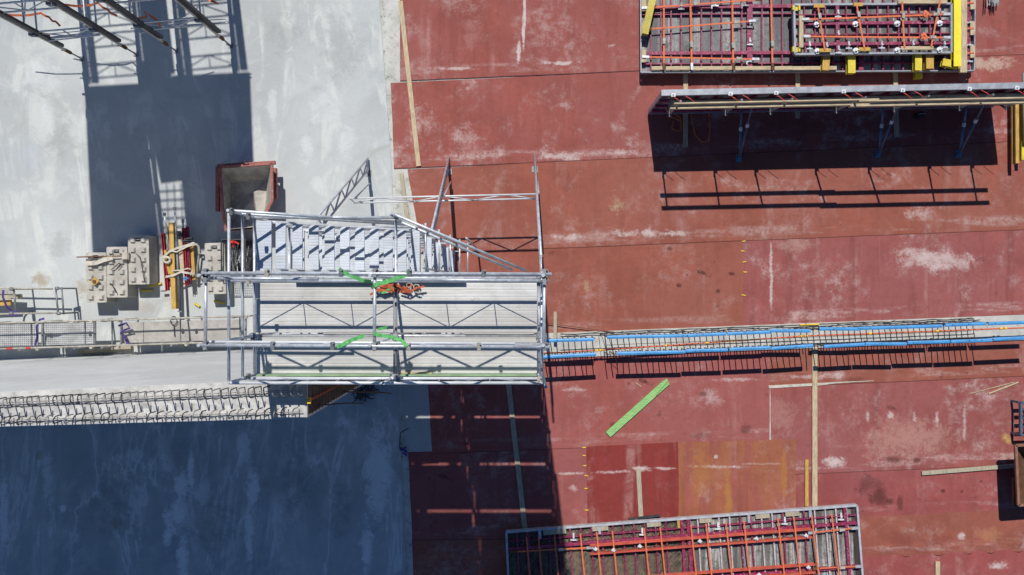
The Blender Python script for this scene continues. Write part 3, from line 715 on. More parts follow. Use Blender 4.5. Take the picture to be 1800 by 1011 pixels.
def frame(a, b, zs, name='lattice_frame'):
    for z in zs:
        m = MB(); p, q = a + Z * z, b + Z * z; dz = Z * .55
        m.tube(p, q, .026, 6); m.tube(p + dz, q + dz, .026, 6)
        mid = p.lerp(q, .5); m.tube(mid, mid + dz, .018, 5)
        m.tube(p + dz, mid, .018, 5); m.tube(q + dz, mid, .018, 5)
        m.build(name, m_galv, sh)
fz = [1.35, 2.75, 3.9, 4.75, 5.45, 6.3, 7.6]
for i in (0, 2):
    frame(legs[i][1], legs[i + 1][1], [.5] + fz); frame(legs[i][0], legs[i + 1][0], [1.9, 3.9, 5.9])
for i in range(4): frame(legs[i][0].lerp(legs[i][1], .02), legs[i][1], [2.2, 4.6])
# link between legs 1-2 near the feet
def fl_(x0, y0, x1, y1, z): return G(x0, y0, z), G(x1, y1, z)
for (x0, y0, x1, y1, z) in ((85, 66, 158, 60, 1.7), (85, 72, 175, 62, 1.9), (230, 50, 400, 40, 1.6), (250, 57, 330, 36, 1.6)):
    p, q = fl_(x0, y0, x1, y1, z); m = MB().tube(p, q, .02, 6).tube(p + Vector((.05, .1, 0)), q + Vector((0, .1, 0)), .014, 6)
    m.build('frame_link', m_galv, sh)
# deck: two tables, joists in the gap
def dk(x0, y0, x1, y1, x2, y2, x3, y3, name):
    o = Vector((5.0 * HS, 41.2 * HS))
    MB().prism([P(x - o.x, y - o.y) for x, y in ((x0, y0), (x1, y1), (x2, y2), (x3, y3))][::-1], HS, HS + .15).build(name, m_plyb, sh)
dk(150, 153, 246, 148, 283, 443, 164, 447, 'table_deck'); dk(240, 110, 298, 106, 331, 312, 283, 318, 'table_deck'); dk(303, 134, 440, 128, 452, 426, 331, 437, 'table_deck')
o_ = Vector((5.0 * HS, 41.2 * HS))
for k in range(7):
    y = 336 + k * 16; MB().beam(P(281 - o_.x, y - o_.y, HS + .05), P(333 - o_.x, y - 3 - o_.y, HS + .05), .028, .05).build('joist', m_wood, sh)
for xx in (293, 306, 318): MB().beam(P(xx - o_.x, 318 - o_.y, HS + .18), P(xx + 6 - o_.x, 440 - o_.y, HS + .18), .03, .05).build('joist', m_wood, sh)
# unseen sheet added behind the middle bay to cast the dark shadow strip
a, b = legs[1][1], legs[2][1]
MB().hull8([(a.x + .1, a.y + .05, .6), (b.x - .25, b.y + .05, .6), (b.x - .25, b.y + .1, .6), (a.x + .1, a.y + .1, .6), (a.x + .1, a.y + .05, HS), (b.x - .25, b.y + .05, HS), (b.x - .25, b.y + .1, HS), (a.x + .1, a.y + .1, HS)]).build('shadow_panel', m_plyb, sh)
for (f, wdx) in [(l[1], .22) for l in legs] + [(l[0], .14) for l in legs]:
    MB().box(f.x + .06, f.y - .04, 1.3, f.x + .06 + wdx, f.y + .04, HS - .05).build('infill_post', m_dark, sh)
OS = 'orange ratchet straps tied to the shoring legs'
EO = Vector((0, -.55, .83))       # these two hang on edge to the sun
strap('orange_strap', [G(-12, 23, 1.7), G(25, 27, 1.7), G(50, 27, 1.7), G(72, 23, 1.75), G(79, 28, 1.7), G(86, 30, 1.7), G(92, 37, 1.65), G(98, 38, 1.65), G(106, 46, 1.6)], .06, m_orange, 'slack orange strap with frayed tail at the leftmost shoring leg', 'strap', OS, EO)
strap('orange_strap', [G(60, -2, 1.7), G(95, 6, 1.7), G(135, 11, 1.7), G(160, 9, 1.7), G(172, 5, 1.7), G(180, 13, 1.7), G(188, 16, 1.7), G(195, 23, 1.65), G(206, 28, 1.6)], .06, m_orange, 'long orange strap running from the second to the third shoring leg', 'strap', OS, EO)
strap('orange_strap', [G(232, 34, 1.9), G(258, 30, 2.6), G(254, 20, 2.6), G(264, 28, 2.5), G(276, 36, 2.4), G(282, 47, 2.3)], .06, m_orange, 'knotted orange strap hanging in the gap beside the third shoring leg', 'strap', OS)
strap('orange_strap', [G(362, -4, 1.3), G(370, 2, 1.3), G(376, 3, 1.3), G(384, 7, 1.2)], .06, m_orange, 'short orange strap end above the rightmost shoring leg', 'strap', OS)
strap('orange_strap', [G(72, 58, 1.8), G(80, 60, 1.8), G(88, 63, 1.7)], .06, m_orange, 'small orange strap wrapped near the foot of the leftmost shoring leg', 'strap', OS)

# ------------------------------------------------------------------ concrete skip
sk = thing('concrete_skip', P(435, 350), 'red steel concrete skip crusted with grey cement next to scaffold stair', 'skip')
zt = .95
rim = [G(387, 294, zt), G(478, 288, zt), G(479, 352, zt), G(469, 372, zt), G(470, 400, zt - .15), G(398, 406, zt - .15), G(391, 366, zt)]
flo = [G(408, 322, .12), G(468, 316, .12), G(468, 350, .12), G(464, 372, .12), G(462, 392, .3), G(408, 398, .3), G(406, 366, .12)]
n = len(rim); m = MB()
cen = sum(rim, Vector()) / n
inr = [p + (cen - p).normalized() * .05 for p in rim]
m.v = inr + flo; m.f = [(k, (k + 1) % n, n + (k + 1) % n, n + k) for k in range(n)] + [tuple(range(n, 2 * n))]
m.build('tub_lining', m_skipin, sk)
out = [p + (p - cen).normalized() * .01 - Z * .02 for p in rim]; fo = [p + (p - cen).normalized() * .12 - Z * .08 for p in flo]
m = MB(); m.v = out + fo; m.f = [(k, (k + 1) % n, n + (k + 1) % n, n + k) for k in range(n)] + [tuple(range(n, 2 * n))]
m.build('tub_shell', m_skip, sk)
m = MB()
for k in range(n):
    if k != 4: m.beam(rim[k], rim[(k + 1) % n], .065, .08)
m.build('rim', m_skip, sk)
m = MB().cbeam(G(383, 293, .62), G(383, 372, .62), .10, .12).cbeam(G(484, 296, .5), G(485, 350, .5), .09, .12).cbeam(G(383, 292, .62), G(484, 286, .62), .1, .12).build('lifting_frame', m_skip, sk)
m = MB(); c = G(432, 289, zt + .05)
m.path([c + Vector((.075 * math.cos(t), .03, .09 * math.sin(t) + .04)) + Vector((0, .06 * math.sin(t), 0)) for t in [math.pi * (k / 9 * 1.5 - .25) for k in range(10)]], .014, 6).build('lifting_ring', m_dark, sk, True)

# ------------------------------------------------------------------ stackable concrete blocks
def block(x0, y0, x1, y1, label, rot=0.0):
    p, q = G(x0, y1, .6), G(x1, y0, .6)
    o = thing('concrete_block', ((p.x + q.x) / 2, (p.y + q.y) / 2, .03), label, 'concrete block', 'stackable concrete blocks on the slab')
    w2, l2 = (q.x - p.x) / 2, (q.y - p.y) / 2; O = ORG[o.name]; c = .025
    m = MB(); pts = [(-w2 + c, -l2), (w2 - c, -l2), (w2, -l2 + c), (w2, l2 - c), (w2 - c, l2), (-w2 + c, l2), (-w2, l2 - c), (-w2, -l2 + c)]
    m.prism([O + Vector((a, b, 0)) for a, b in pts], .031, .6).build('block_body', m_block, o)
    for i in (-1, 1):
        for j in range(5):
            cx, cy = O.x + i * w2 * .5, O.y + (j - 2) * l2 * .4
            a, b, h = .075, .045, .07
            MB().hull8([(cx - a, cy - a, .598), (cx + a, cy - a, .598), (cx + a, cy + a, .598), (cx - a, cy + a, .598), (cx - b, cy - b, .6 + h), (cx + b, cy - b, .6 + h), (cx + b, cy + b, .6 + h), (cx - b, cy + b, .6 + h)]).build('stud', m_block, o)
    MB().box(O.x - .17, O.y + l2 * .76, .602, O.x + .17, O.y + l2 * .9, .612).build('lifting_slot', m_dark, o)
    MB().path([Vector((O.x + .1 * math.cos(t), O.y + l2 * .83, .6 + .05 * math.sin(t))) for t in [math.pi * j / 6 for j in range(7)]], .012, 6).build('lifting_eye', m_galvd, o)
    o.rotation_euler.z = rot
    return o
block(151.5, 444, 187, 532, 'leftmost studded concrete block with a small square wooden plate on top', .015)
block(187.5, 434, 224, 523, 'studded concrete block second from left, a wire sling on top', .01)
block(225.5, 414, 262, 500, 'studded concrete block third from left, closest to the skip', .02)
block(361, 427, 396, 517, 'dusty studded concrete block half hidden under the scaffold tubes', .03)
m = MB(); c = G(167, 495, .69)
m.hull8([c + Vector(v) for v in ((-.13, 0, 0), (0, -.12, 0), (.13, 0, 0), (0, .13, 0), (-.12, 0, .03), (0, -.11, .03), (.12, 0, .03), (0, .12, .03))])
wp = thing('wooden_plate', G(167, 495, .67), 'small square wooden plate with round hole on leftmost concrete block', 'wooden plate')
m.build('plate', m_yoch, wp); MB().tube(c + Z * .03, c + Z * .06, .05, 12).build('hole_ring', m_rust, wp)
tag(MB().tube(G(135, 452, .72), G(217, 450, .72), .018, 7).build('rod', m_rust), 'thin brown rod lying across the two left concrete blocks', 'rod')
tag(MB().ribbon([G(150, 464, .72), G(170, 462, .74), G(182, 457, .73), G(198, 453, .72)], .12, .02).build('white_rag', m_wstrap), 'twisted dirty white rag on the two left concrete blocks', 'rag')
tag(MB().tube(G(221, 444, .68), G(221, 456, .68), .10, 10).build('paper_roll', m_wstrap), 'short pale roll end lying between second and third concrete blocks', 'roll')
for (pts, lab) in (([(196, 474), (203, 468), (210, 462), (212, 464), (205, 472)], 'grey wire sling near the upper end of the second concrete block'), ([(194, 498), (199, 504), (204, 515)], 'grey wire sling near the lower end of the second concrete block'),
                   ([(240, 447), (246, 452), (251, 476), (254, 496)], 'thin brown wire sling trailing over the third concrete block')):
    o = MB().path([G(x, y, .69) for x, y in pts], .014, 5).build('wire_sling', m_dark); tag(o, lab, 'sling')
for (x0, y0, x1, y1, lab) in ((248, 511, 268, 511, 'short yellow timber offcut in the shadow of the third concrete block'), (263, 504, 284, 498, 'yellow timber offcut slanting between third block and steel bundle'), (376, 529, 395, 533, 'short yellow timber offcut in shadow below the dusty concrete block'), (342, 533, 351, 539, 'tiny yellow timber offcut below the bundle of red profiles')):
    tag(MB().cbeam(G(x0, y0, .07), G(x1, y1, .07), .05, .07).build('timber_offcut', m_ybeam), lab, 'timber offcut')

# ------------------------------------------------------------------ bundle of profiles and props
tag(MB().cbeam(G(303, 392, .42), G(308, 543, .42), .135, .2, .008).build('timber_beam', m_yoch), 'long ochre timber beam in the bundle left of the scaffold', 'timber beam')
def prop(x0, y0, x1, y1, z, label, mat):
    o = thing('steel_prop', P((x0 + x1) / 2, (y0 + y1) / 2), label, 'steel prop')
    p, q = G(x0, y0, z), G(x1, y1, z); a = p.lerp(q, .28)
    MB().tube(a, q, .04, 9).build('outer_tube', mat, o, True); MB().tube(p, a, .024, 8).build('inner_tube', m_galv, o, True)
    MB().box(q.x - .06, q.y - .02, z - .06, q.x + .06, q.y + .01, z + .06).tube(p + Vector((0, -.03, 0)), p + Vector((0, .05, 0)), .045, 8).build('end_plate', m_galvd, o)
prop(289, 377, 300, 455, .48, 'shorter grey steel prop in the bundle left of the ochre beam', m_galvd)
prop(307, 367, 317, 547, .5, 'longer grey steel prop in the bundle right of the ochre beam', m_bgrey)
def chan(x0, y0, x1, y1, w_, z, mat, label, name='steel_channel', cat='steel channel'):
    p, q = G(x0, y0, z), G(x1, y1, z); m = MB()
    m.beam(p, q, w_, .02); sx = (q - p).normalized().cross(Z).normalized() * (w_ / 2 - .01)
    m.beam(p + sx + Z * .06, q + sx + Z * .06, .018, .1); m.beam(p - sx + Z * .06, q - sx + Z * .06, .018, .1)
    return tag(m.build(name, mat), label, cat)
chan(288, 410, 296, 511, .085, .3, m_red, 'short red steel channel at the left side of the bundle')
chan(297, 404, 302, 505, .05, .24, m_burg, 'dark red steel channel tucked left of the ochre beam')
chan(324, 401, 330, 502, .075, .4, m_red, 'bright red steel channel on the right of the bundle')
chan(331, 399, 336, 500, .06, .33, m_burg, 'dark burgundy steel channel beside the bright red one')
tag(MB().cbeam(G(317, 421, .42), G(322, 480, .42), .12, .1).build('timber_block', m_wood), 'short pale timber piece between prop and red channel', 'timber')
tag(MB().cbeam(G(338, 430, .3), G(342, 492, .3), .09, .1).build('timber_block', m_yoch), 'short brown timber piece at the right of the bundle', 'timber')
tag(MB().cbeam(G(291, 440, .45), G(299, 482, .45), .08, .09).build('timber_block', m_yoch), 'short brown timber piece beside the shorter prop', 'timber')
for k, (x0, y0, x1, y1) in enumerate(((283, 512, 292, 511), (345, 490, 350, 446))):
    tag(MB().cbeam(G(x0, y0, .22), G(x1, y1, .22), .05, .06).build('bearer', m_galvd), ['short bearer under the left end of the bundle', 'grey bearer frame at the right side of the bundle'][k], 'bearer')
tag(MB().ribbon([G(286, 453, .5), G(298, 442, .58), G(312, 436, .6), G(326, 432, .55), G(340, 427, .5), G(349, 433, .42), G(350, 446, .3)], .06, .012).ribbon([G(298, 440, .58), G(310, 443, .6), G(330, 433, .56), G(347, 429, .45)], .04, .012).build('white_strap', m_wstrap), 'upper white strap tied round the bundle of profiles', 'strap')
tag(MB().ribbon([G(291, 487, .48), G(305, 484, .58), G(318, 478, .6), G(330, 480, .55), G(342, 482, .45), G(347, 488, .3)], .06, .012).ribbon([G(303, 476, .56), G(318, 475, .6), G(330, 472, .56), G(338, 474, .5), G(335, 484, .5)], .035, .012).build('white_strap', m_wstrap), 'lower white strap looped round the bundle of profiles', 'strap')
wr = MB(); c = G(294, 457, .58)
wr.path([c + Vector((.09 * math.cos(t), .08 * math.sin(t), .02)) for t in [k * math.pi / 6 for k in range(13)]], .035, 7)
tag(wr.build('tape_roll', m_wstrap, None, True), 'beige ring of tape hanging on the bundle left of the ochre beam', 'tape roll')
m = MB()
for (x, y) in ((327, 424), (333, 420), (316, 412)): c = G(x, y, .52); m.box(c.x - .06, c.y - .05, .46, c.x + .08, c.y + .05, .54).tube(c + Vector((-.1, 0, .05)), c + Vector((.1, .02, .05)), .02, 7)
tag(m.build('wedge_clamp', m_dark), 'dark steel wedge clamps bunched on the bright red channel', 'clamp')
m = MB(); c = G(327, 490, .56); m.path([c + Vector((.05 * math.cos(t), .04 * math.sin(t), .01 * k)) for k, t in enumerate([k * .8 for k in range(9)])], .02, 6)
tag(m.build('blue_cord', m_blue), 'small blue cord knot beside the lower white strap', 'cord')

# mesh crate with steel
cr = thing('mesh_crate', P(412, 460), 'dark wire mesh crate full of loose steel rods behind the scaffold tubes', 'crate')
p, q = G(389, 492, .75), G(431, 421, .75)
m = MB()
for z in (.1, .75):
    for a, b in (((p.x, p.y), (q.x, p.y)), ((q.x, p.y), (q.x, q.y)), ((q.x, q.y), (p.x, q.y)), ((p.x, q.y), (p.x, p.y))): m.tube(Vector((*a, z)), Vector((*b, z)), .018, 6)
for x in (p.x, q.x):
    for y in (p.y, q.y): m.tube(Vector((x, y, .03)), Vector((x, y, .75)), .022, 6)
m.build('crate_frame', m_dark, cr)
m = MB()
for k in range(1, 24):
    t = k / 24; y = p.y + (q.y - p.y) * t
    for x in (p.x, q.x): m.tube(Vector((x, y, .1)), Vector((x, y, .75)), .005, 4)
for k in range(1, 12):
    x = p.x + (q.x - p.x) * k / 12
    for y in (p.y, q.y): m.tube(Vector((x, y, .1)), Vector((x, y, .75)), .005, 4)
for k in range(1, 9):
    z = .1 + .65 * k / 9
    for x in (p.x, q.x): m.tube(Vector((x, p.y, z)), Vector((x, q.y, z)), .005, 4)
    for y in (p.y, q.y): m.tube(Vector((p.x, y, z)), Vector((q.x, y, z)), .005, 4)
m.build('wire_mesh', m_dark, cr)
MB().box(p.x + .02, p.y + .02, .06, q.x - .02, q.y - .02, .09).build('crate_floor', m_dark, cr)
m = MB()
for k in range(30):
    a = Vector((R.uniform(p.x + .1, q.x - .06), R.uniform(p.y + .08, p.y + .5), R.uniform(.15, .5))); m.tube(a, Vector((min(q.x - .04, a.x + R.uniform(-.12, .12)), min(q.y - .05, a.y + R.uniform(.3, .7)), R.uniform(.2, .65))), .012, 5)
tag(m.build('steel_rod', m_galvd), 'loose steel rods standing and lying in the mesh crate', 'steel rods', None, None)
m = MB().tube(G(405, 426, .7), G(412, 425, .74), .05, 9).tube(G(412, 425, .74), G(420, 429, .7), .03, 8).beam(G(410, 428, .66), G(411, 434, .62), .05, .06); tag(m.build('power_tool', m_redtape), 'small red tool lying at the upper end of the crate', 'tool')

# ------------------------------------------------------------------ low walkway scaffold beside the wall
wk = thing('walkway_scaffold', P(210, 590), 'low scaffold walkway with mismatched decks along the foot of the wall', 'scaffold')
zd = 1.0
def wy(px, v): return (563 - .028 * (px - 215)) * (1 - v) + (606 - .03 * (px - 215)) * v    # image rows at deck level
def plank(x0, x1, v0, v1, mat, name='deck_panel', dz=0):
    pts = [G(x0, wy(x0, v0), zd), G(x1, wy(x1, v0), zd), G(x1, wy(x1, v1), zd), G(x0, wy(x0, v1), zd)]
    MB().prism(pts[::-1], zd - .05 + dz, zd + dz).build(name, mat, wk)
plank(-60, 66, .06, .96, m_perf); plank(78, 164, .04, .95, m_perf); plank(215, 252, .1, .95, m_plyd); plank(253, 428, .1, .95, m_plyd, dz=.004)
for zz, mt in ((.0, m_galvd), (.55, m_tan), (1.05, m_tan)):
    for v, ok in ((-.02, True), (1.02, zz != .55)):
        if ok: MB().path([G(x, wy(x, v), zd + zz - .03) for x in (-60, 70, 170, 215, 330, 440)], .024, 7).build('walkway_rail', mt, wk, True)
for px in (-20, 75, 167, 213, 330, 432):
    for v in (-.02, 1.02):
        a = G(px, wy(px, v), zd)
        MB().tube(Vector((a.x, a.y, .03)), Vector((a.x, a.y, 2.08)), .024, 7).build('post', m_galvd, wk, True)
        for dx in (-.18, .2):
            MB().tube(Vector((a.x + dx, a.y, 1.5)), Vector((a.x + dx, a.y + .0, 1.6)), .045, 8).build('coupler', m_tan, wk)
    a, b = G(px, wy(px, 0), zd - .07), G(px, wy(px, 1), zd - .07)
    MB().cbeam(a, b, .05, .06).build('transom', m_galvd, wk)
    MB().tube(Vector((a.x + .04, a.y, 1.52)), Vector((b.x + .04, b.y, 1.5)), .02, 7).build('end_rail', m_galvd, wk)
for (x0, x1) in ((12, 22), (46, 54)):
    MB().tube(G(x0, wy(x0, 1.02), 2.02), G(x1, wy(x1, 1.02), 2.02), .03, 8).build('red_band', m_redtape, wk)
tag(MB().cbeam(G(140, 618, .12), G(232, 612, .12), .12, .15).build('timber_baulk', m_woodg), 'pale timber baulk lying between the walkway and the wall foot', 'timber')
PU = 'purple straps on the low scaffold'
strap('purple_strap', [G(62, 607, 1.2), G(66, 590, 1.3), G(64, 575, 1.4), G(70, 562, 1.7), G(78, 560, 1.7)], .06, m_purple, 'purple strap hanging between two perforated steel decks', 'strap', PU)
strap('purple_strap', [G(208, 573, 1.3), G(222, 568, 1.3), G(228, 577, 1.25), G(214, 582, 1.2), G(220, 594, 1.15), G(226, 608, 1.12)], .06, m_purple, 'looped purple strap at the end of the plywood walkway deck', 'strap', PU)
ey = MB(); c = G(306, 567, 1.04)
ey.path([c + Vector((.09 * math.sin(t), .12 * math.cos(t) + .05, .02)) for t in [k * math.pi / 8 for k in range(17)]], .014, 6).tube(c + Vector((0, -.07, .02)), G(307, 592, 1.04), .012, 6)
tag(ey.build('wire_eye', m_dark), 'dark wire loop standing on the plywood walkway deck', 'wire loop')
# second frame at the far left
fr = thing('scaffold_stack', P(50, 530), 'grey rectangular scaffold frame on the slab with a timber stack inside', 'scaffold frame')
fy0, fy1 = 508, 552
for (a, b, z) in (((-40, 506), (92, 508), .9), ((-40, 553), (104, 550), .9), ((-40, 506), (92, 508), .45), ((-40, 553), (104, 550), .45)):
    MB().tube(G(*a, z), G(*b, z), .026, 7).build('rail', m_tan, fr, True)
for (a, b) in (((98, 508), (102, 551)), ((108, 505), (112, 553)), ((24, 508), (28, 546))):
    MB().tube(G(*a, .85), G(*b, .85), .026, 7).build('cross_rail', m_galvd, fr, True)
for (x, y) in ((104, 507), (107, 551), (24, 508), (24, 551)):
    c = G(x, y, .9); MB().tube(Vector((c.x, c.y, .03)), Vector((c.x, c.y, 1.0)), .026, 7).tube(c + Vector((-.1, 0, 0)), c + Vector((-.02, 0, 0)), .05, 8).build('post', m_galvd, fr, True)
tag(MB().cbeam(G(-30, 524, .62), G(38, 521, .62), .13, .08).build('plank', m_woodg), 'pale plank sticking out of the scaffold frame at far left', 'plank')
tag(MB().cbeam(G(-30, 534, .5), G(20, 532, .5), .16, .08).build('plank', m_yoch), 'ochre plank lower in the scaffold frame at far left', 'plank')
tag(MB().cbeam(G(-30, 512, .58), G(24, 515, .58), .16, .06).build('plank', m_plyd), 'grey board near the top rail of the far left scaffold frame', 'plank')
strap('purple_strap', [G(6, 510, 1.0), G(5, 522, .9), G(12, 540, .7), G(22, 548, .6), G(34, 550, .6), G(30, 554, .6), G(14, 553, .5)], .06, m_purple, 'purple strap round the timber stack at the far left', 'strap', PU)

# purple item by the seam, with rod
m = MB()
for k in range(6):
    c = P(706 + R.uniform(-4, 5), 792 + R.uniform(-6, 5), .06); m.ribbon([c, c + Vector((.08, R.uniform(-.06, .06), .04)), c + Vector((.14, R.uniform(-.1, .1), 0))], .05, .012)
tag(m.build('purple_strap', m_purple), 'crumpled purple strap lying in shade at the slab edge', 'strap')
tag(MB().path([P(703, 786, .05), P(706, 764, .3), P(707, 757, .32), P(719, 752, .1)], .016, 6).build('rod', m_dark), 'dark bent rod standing by the purple strap in the shade', 'rod')

# ------------------------------------------------------------------ timber on the red sheets
TB = 'timber battens lying on the red sheets'
def batten(x0, y0, x1, y1, w_, label, mat=m_woody, z=.05, h=.05, name='timber_batten'):
    tag(MB().cbeam(G(x0, y0, z), G(x1, y1, z), w_ * S, h, .004).build(name, mat), label, 'batten', TB)
batten(704, 2, 736, 292, 8, 'long pale batten slanting down the left edge of the red sheets')
batten(705, 305, 716, 385, 7, 'pale batten on rough concrete right behind the lattice tie', m_woodg)
batten(1205, 60, 1205, 258, 8, 'leftmost bearer batten running under the stack and standing panel')
batten(1402, 60, 1402, 208, 8, 'second bearer batten under the stack and standing panel')
batten(1572, 60, 1576, 240, 8, 'third bearer batten under the stack and standing panel')
batten(1432, 612, 1432, 890, 9, 'long pale batten running from the footing down to the lower panel')
batten(1418, 808, 1418, 890, 6, 'short yellowish batten beside the long batten above the lower panel', m_yoch)
batten(1122, 825, 1127, 915, 8, 'short grey batten on the dark red sheet', m_woodg)
batten(893, 668, 923, 932, 9, 'long shaded batten below the scaffold tower', m_woodg)
batten(1620, 832, 1782, 819, 7, 'level grey batten pointing at the rusty skip', m_woodg)
batten(1648, 987, 1648, 1070, 8, 'pale batten end at the bottom edge right of the lower panel')
batten(976, 548, 976, 600, 6, 'short grey batten standing across the footing by the tower', m_woodg, .3)
batten(1706, 692, 1782, 672, 1.2, 'thin pale sliver of wood on the right red sheet', m_wood, .03, .015)
batten(1738, 692, 1790, 672, 2.5, 'bright splintered lath on the right red sheet', m_wood, .035, .02)
batten(1118, 673, 1127, 680, 1.4, 'tiny wood splinter near the green board', m_wood, .03, .015)
batten(1406, 571, 1440, 570, 2.5, 'small yellow strip along the upper edge of footing', m_yel, .1, .03)
batten(960, 568, 1080, 584, 1.2, 'thin rusty lath slanting to the footing by the tower', m_rust, .1, .02)
gb = MB()
p, q = G(1069, 764, .06), G(1174, 670, .06)
d = (q - p).normalized(); sx = d.cross(Z)
gb.prism([p + sx * .1, p - sx * .1, q - sx * .1 - d * .12, q - sx * .07 + d * .03, q + sx * .02, q + sx * .1 - d * .03][::-1], .03, .07)
gbt = thing('green_board', P(1120, 716), 'lime green plank lying diagonally on the red sheets', 'plank')
gb.build('board', m_green, gbt)
MB().path([q + sx * .01 + Z * .011, q - d * .25 + sx * .03 + Z * .011, q - d * .55 + sx * .09 + Z * .011], .006, 4).build('split', m_dark, gbt)
# orange chalk dashes along sheet joints
for lab, pts in (('dashes', [(1307, 424), (1305, 441), (1308, 461), (1309, 478), (1306, 519), (1026, 786), (1027, 800), (1028, 818), (1030, 836), (1030, 858), (1031, 896), (1032, 915)]),):
    for k, (x, y) in enumerate(pts):
        if y > 910: continue
        o = MB().ribbon([P(x - 3, y, .031), P(x, y - R.uniform(-.8, .8), .031), P(x + R.uniform(2, 4), y + R.uniform(-1, 1), .031)], .028, .006).build('tape_dash', m_yel)
        tag(o, f'{ORD[k if k < 5 else k - 5]} yellow tape dash from the top along {"the middle right joint" if k < 5 else "the dark red sheet edge"}', 'tape', 'yellow tape dashes on sheet joints')
tag(MB().prism([P(1350, 677.5), P(1440, 673), P(1470, 671.5), P(1535, 668.8), P(1535, 669.6), P(1470, 673.5), P(1440, 677.5), P(1352, 682.5)][::-1], .013, .03).build('pale_lath', m_wstrap), 'pale strip of lath along the joint below the footing', 'lath')

# ------------------------------------------------------------------ formwork panels lying in stacks
class Panel:
    def __init__(s, c4, z): s.c = [Vector(x) for x in c4]; s.z = z
    def pt(s, u, v, z=None):        # u,v in 0..1 on the picture quad at the panel's top height -> true plan position
        a, b, c, d = s.c
        p = (a * (1 - u) + b * u) * (1 - v) + (d * (1 - u) + c * u) * v
        q = G(p.x, p.y, s.z); q.z = s.z if z is None else z
        return q
    def bar(s, m, u0, v0, u1, v1, wd, z0, z1):
        return m.cbeam(s.pt(u0, v0, (z0 + z1) / 2), s.pt(u1, v1, (z0 + z1) / 2), wd, z1 - z0, .004)
def panel_body(root, pn, zt, th, ribs, rows, facemat, rimmat, ribmat=m_burg, ribw=.035, rimw=.06, worn=False):
    zb = zt - th
    m = MB(); pts = [pn.pt(0.004, .004), pn.pt(.996, .004), pn.pt(.996, .996), pn.pt(.004, .996)]
    m.prism(pts[::-1], zb, zb + .022).build('plywood_face', facemat, root)
    for (a, b) in (((0, 0), (1, 0)), ((1, 0), (1, 1)), ((1, 1), (0, 1)), ((0, 1), (0, 0))):
        pn.bar(MB(), a[0], a[1], b[0], b[1], rimw, zb + .001, zt).build('edge_profile', rimmat, root)
    for u in ribs:
        pn.bar(MB(), u, .01, u, .99, ribw, zb + .023, zt - .03).build('rib', m_burgw if worn and u > .52 and R.random() < .75 else ribmat, root)
    for v, wd, dz in rows:
        pn.bar(MB(), .005, v, .995, v, wd, zb + .025, zt - .028 + dz).build('cross_rib', ribmat, root)
def clamp(root, p, vertical=True, mat=m_galv):
    m = MB(); d = Vector((0, .11, 0)) if vertical else Vector((.11, 0, 0))
    e = Vector((.11, 0, 0)) if vertical else Vector((0, .11, 0))
    m.beam(p - d, p + d, .045, .05).beam(p - e * .8 + d * -.8, p + e * .8 + d * -.8, .035, .04).tube(p - Z * .02, p + Z * .06, .03, 7)
    return m.build('clamp', mat, root)
OSP = 'orange ratchet straps over the formwork panels'
def pstrap(p, q, label, buckle=None, wd=.05, grip=None):
    o = thing('ratchet_strap', ((p + q) / 2)[:2] + (min(p.z, q.z),), label, 'strap', OSP)
    n_ = 8; pts = [p.lerp(q, k / n_) + Vector((0, 0, -.012 * math.sin(math.pi * k / n_))) for k in range(n_ + 1)]
    MB().ribbon(pts, wd * .85, .008).build('webbing', m_orange, o)
    if buckle is not None:
        c = p.lerp(q, buckle) + Z * .02; d = (q - p).normalized()
        MB().beam(c - d * .08, c + d * .08, .075, .05).tube(c - d * .05 + d.cross(Z) * .05, c - d * .05 - d.cross(Z) * .05, .02, 7).build('buckle', m_tan, o)
    if grip:
        for e, sgn in ((p, 1), (q, -1)):
            d = (q - p).normalized() * sgn
            MB().beam(e - d * .1, e + d * .1, .07, .05).build('end_hook', m_galv if R.random() < .6 else m_rust, o)
    return o

# upper stack, large panel
Z1 = .42
big = Panel(((1126, -90), (1716, -95), (1713, 124), (1127, 127)), Z1)
st1 = thing('formwork_panel', big.pt(.5, .6, 0), 'large burgundy ribbed wall formwork panel lying at the bottom of the upper stack', 'formwork panel', 'formwork panels laid flat')
panel_body(st1, big, Z1, .14, [k / 33 for k in range(1, 33)], [(.47, .10, .02), (.845, .10, .02), (.93, .04, 0), (.53, .03, 0)], m_plyg, m_grey, ribw=.042, rimw=.035)
for u in (.325, .66, .98): big.bar(MB(), u, .0, u, .99, .14, Z1 - .11, Z1 + .0).build('joint_profile', m_burg, st1)
for (u, v) in ((.325, .62), (.325, .76), (.325, .92), (.98, .62), (.98, .8), (.98, .93), (.22, .47), (.12, .47), (.31, .47)): clamp(st1, big.pt(u, v, Z1 + .03), R.random() < .5, R.choice([m_galv, m_galvd]))
under = Panel(((1128, -90), (1714, -95), (1711, 122), (1129, 125)), .25)
st0 = thing('formwork_panel', big.pt(.5, .6, 0), 'grey edged formwork panel hidden underneath the large burgundy panel', 'formwork panel', 'formwork panels laid flat')
panel_body(st0, under, .275, .09, [k / 12 for k in range(1, 12)], [], m_plyg, m_dark, rimw=.08)
for x0, x1 in ((1145, 1164), (1170, 1212), (1217, 1286), (1292, 1354), (1361, 1392), (1392, 1470)):
    tag(MB().cbeam(G(x0, 120.5, Z1 + .035), G(x1, 120, Z1 + .035), .11, .07).build('edge_timber', m_wood), f'pale edge timber on the large panel rim {["next to the left corner", "between first and second clamp", "between second and third clamp", "between third and fourth clamp", "left of the small panel corner", "under the small panel corner"][[1145,1170,1217,1292,1361,1392].index(x0)]}', 'timber', 'timbers on the rim of the large panel')
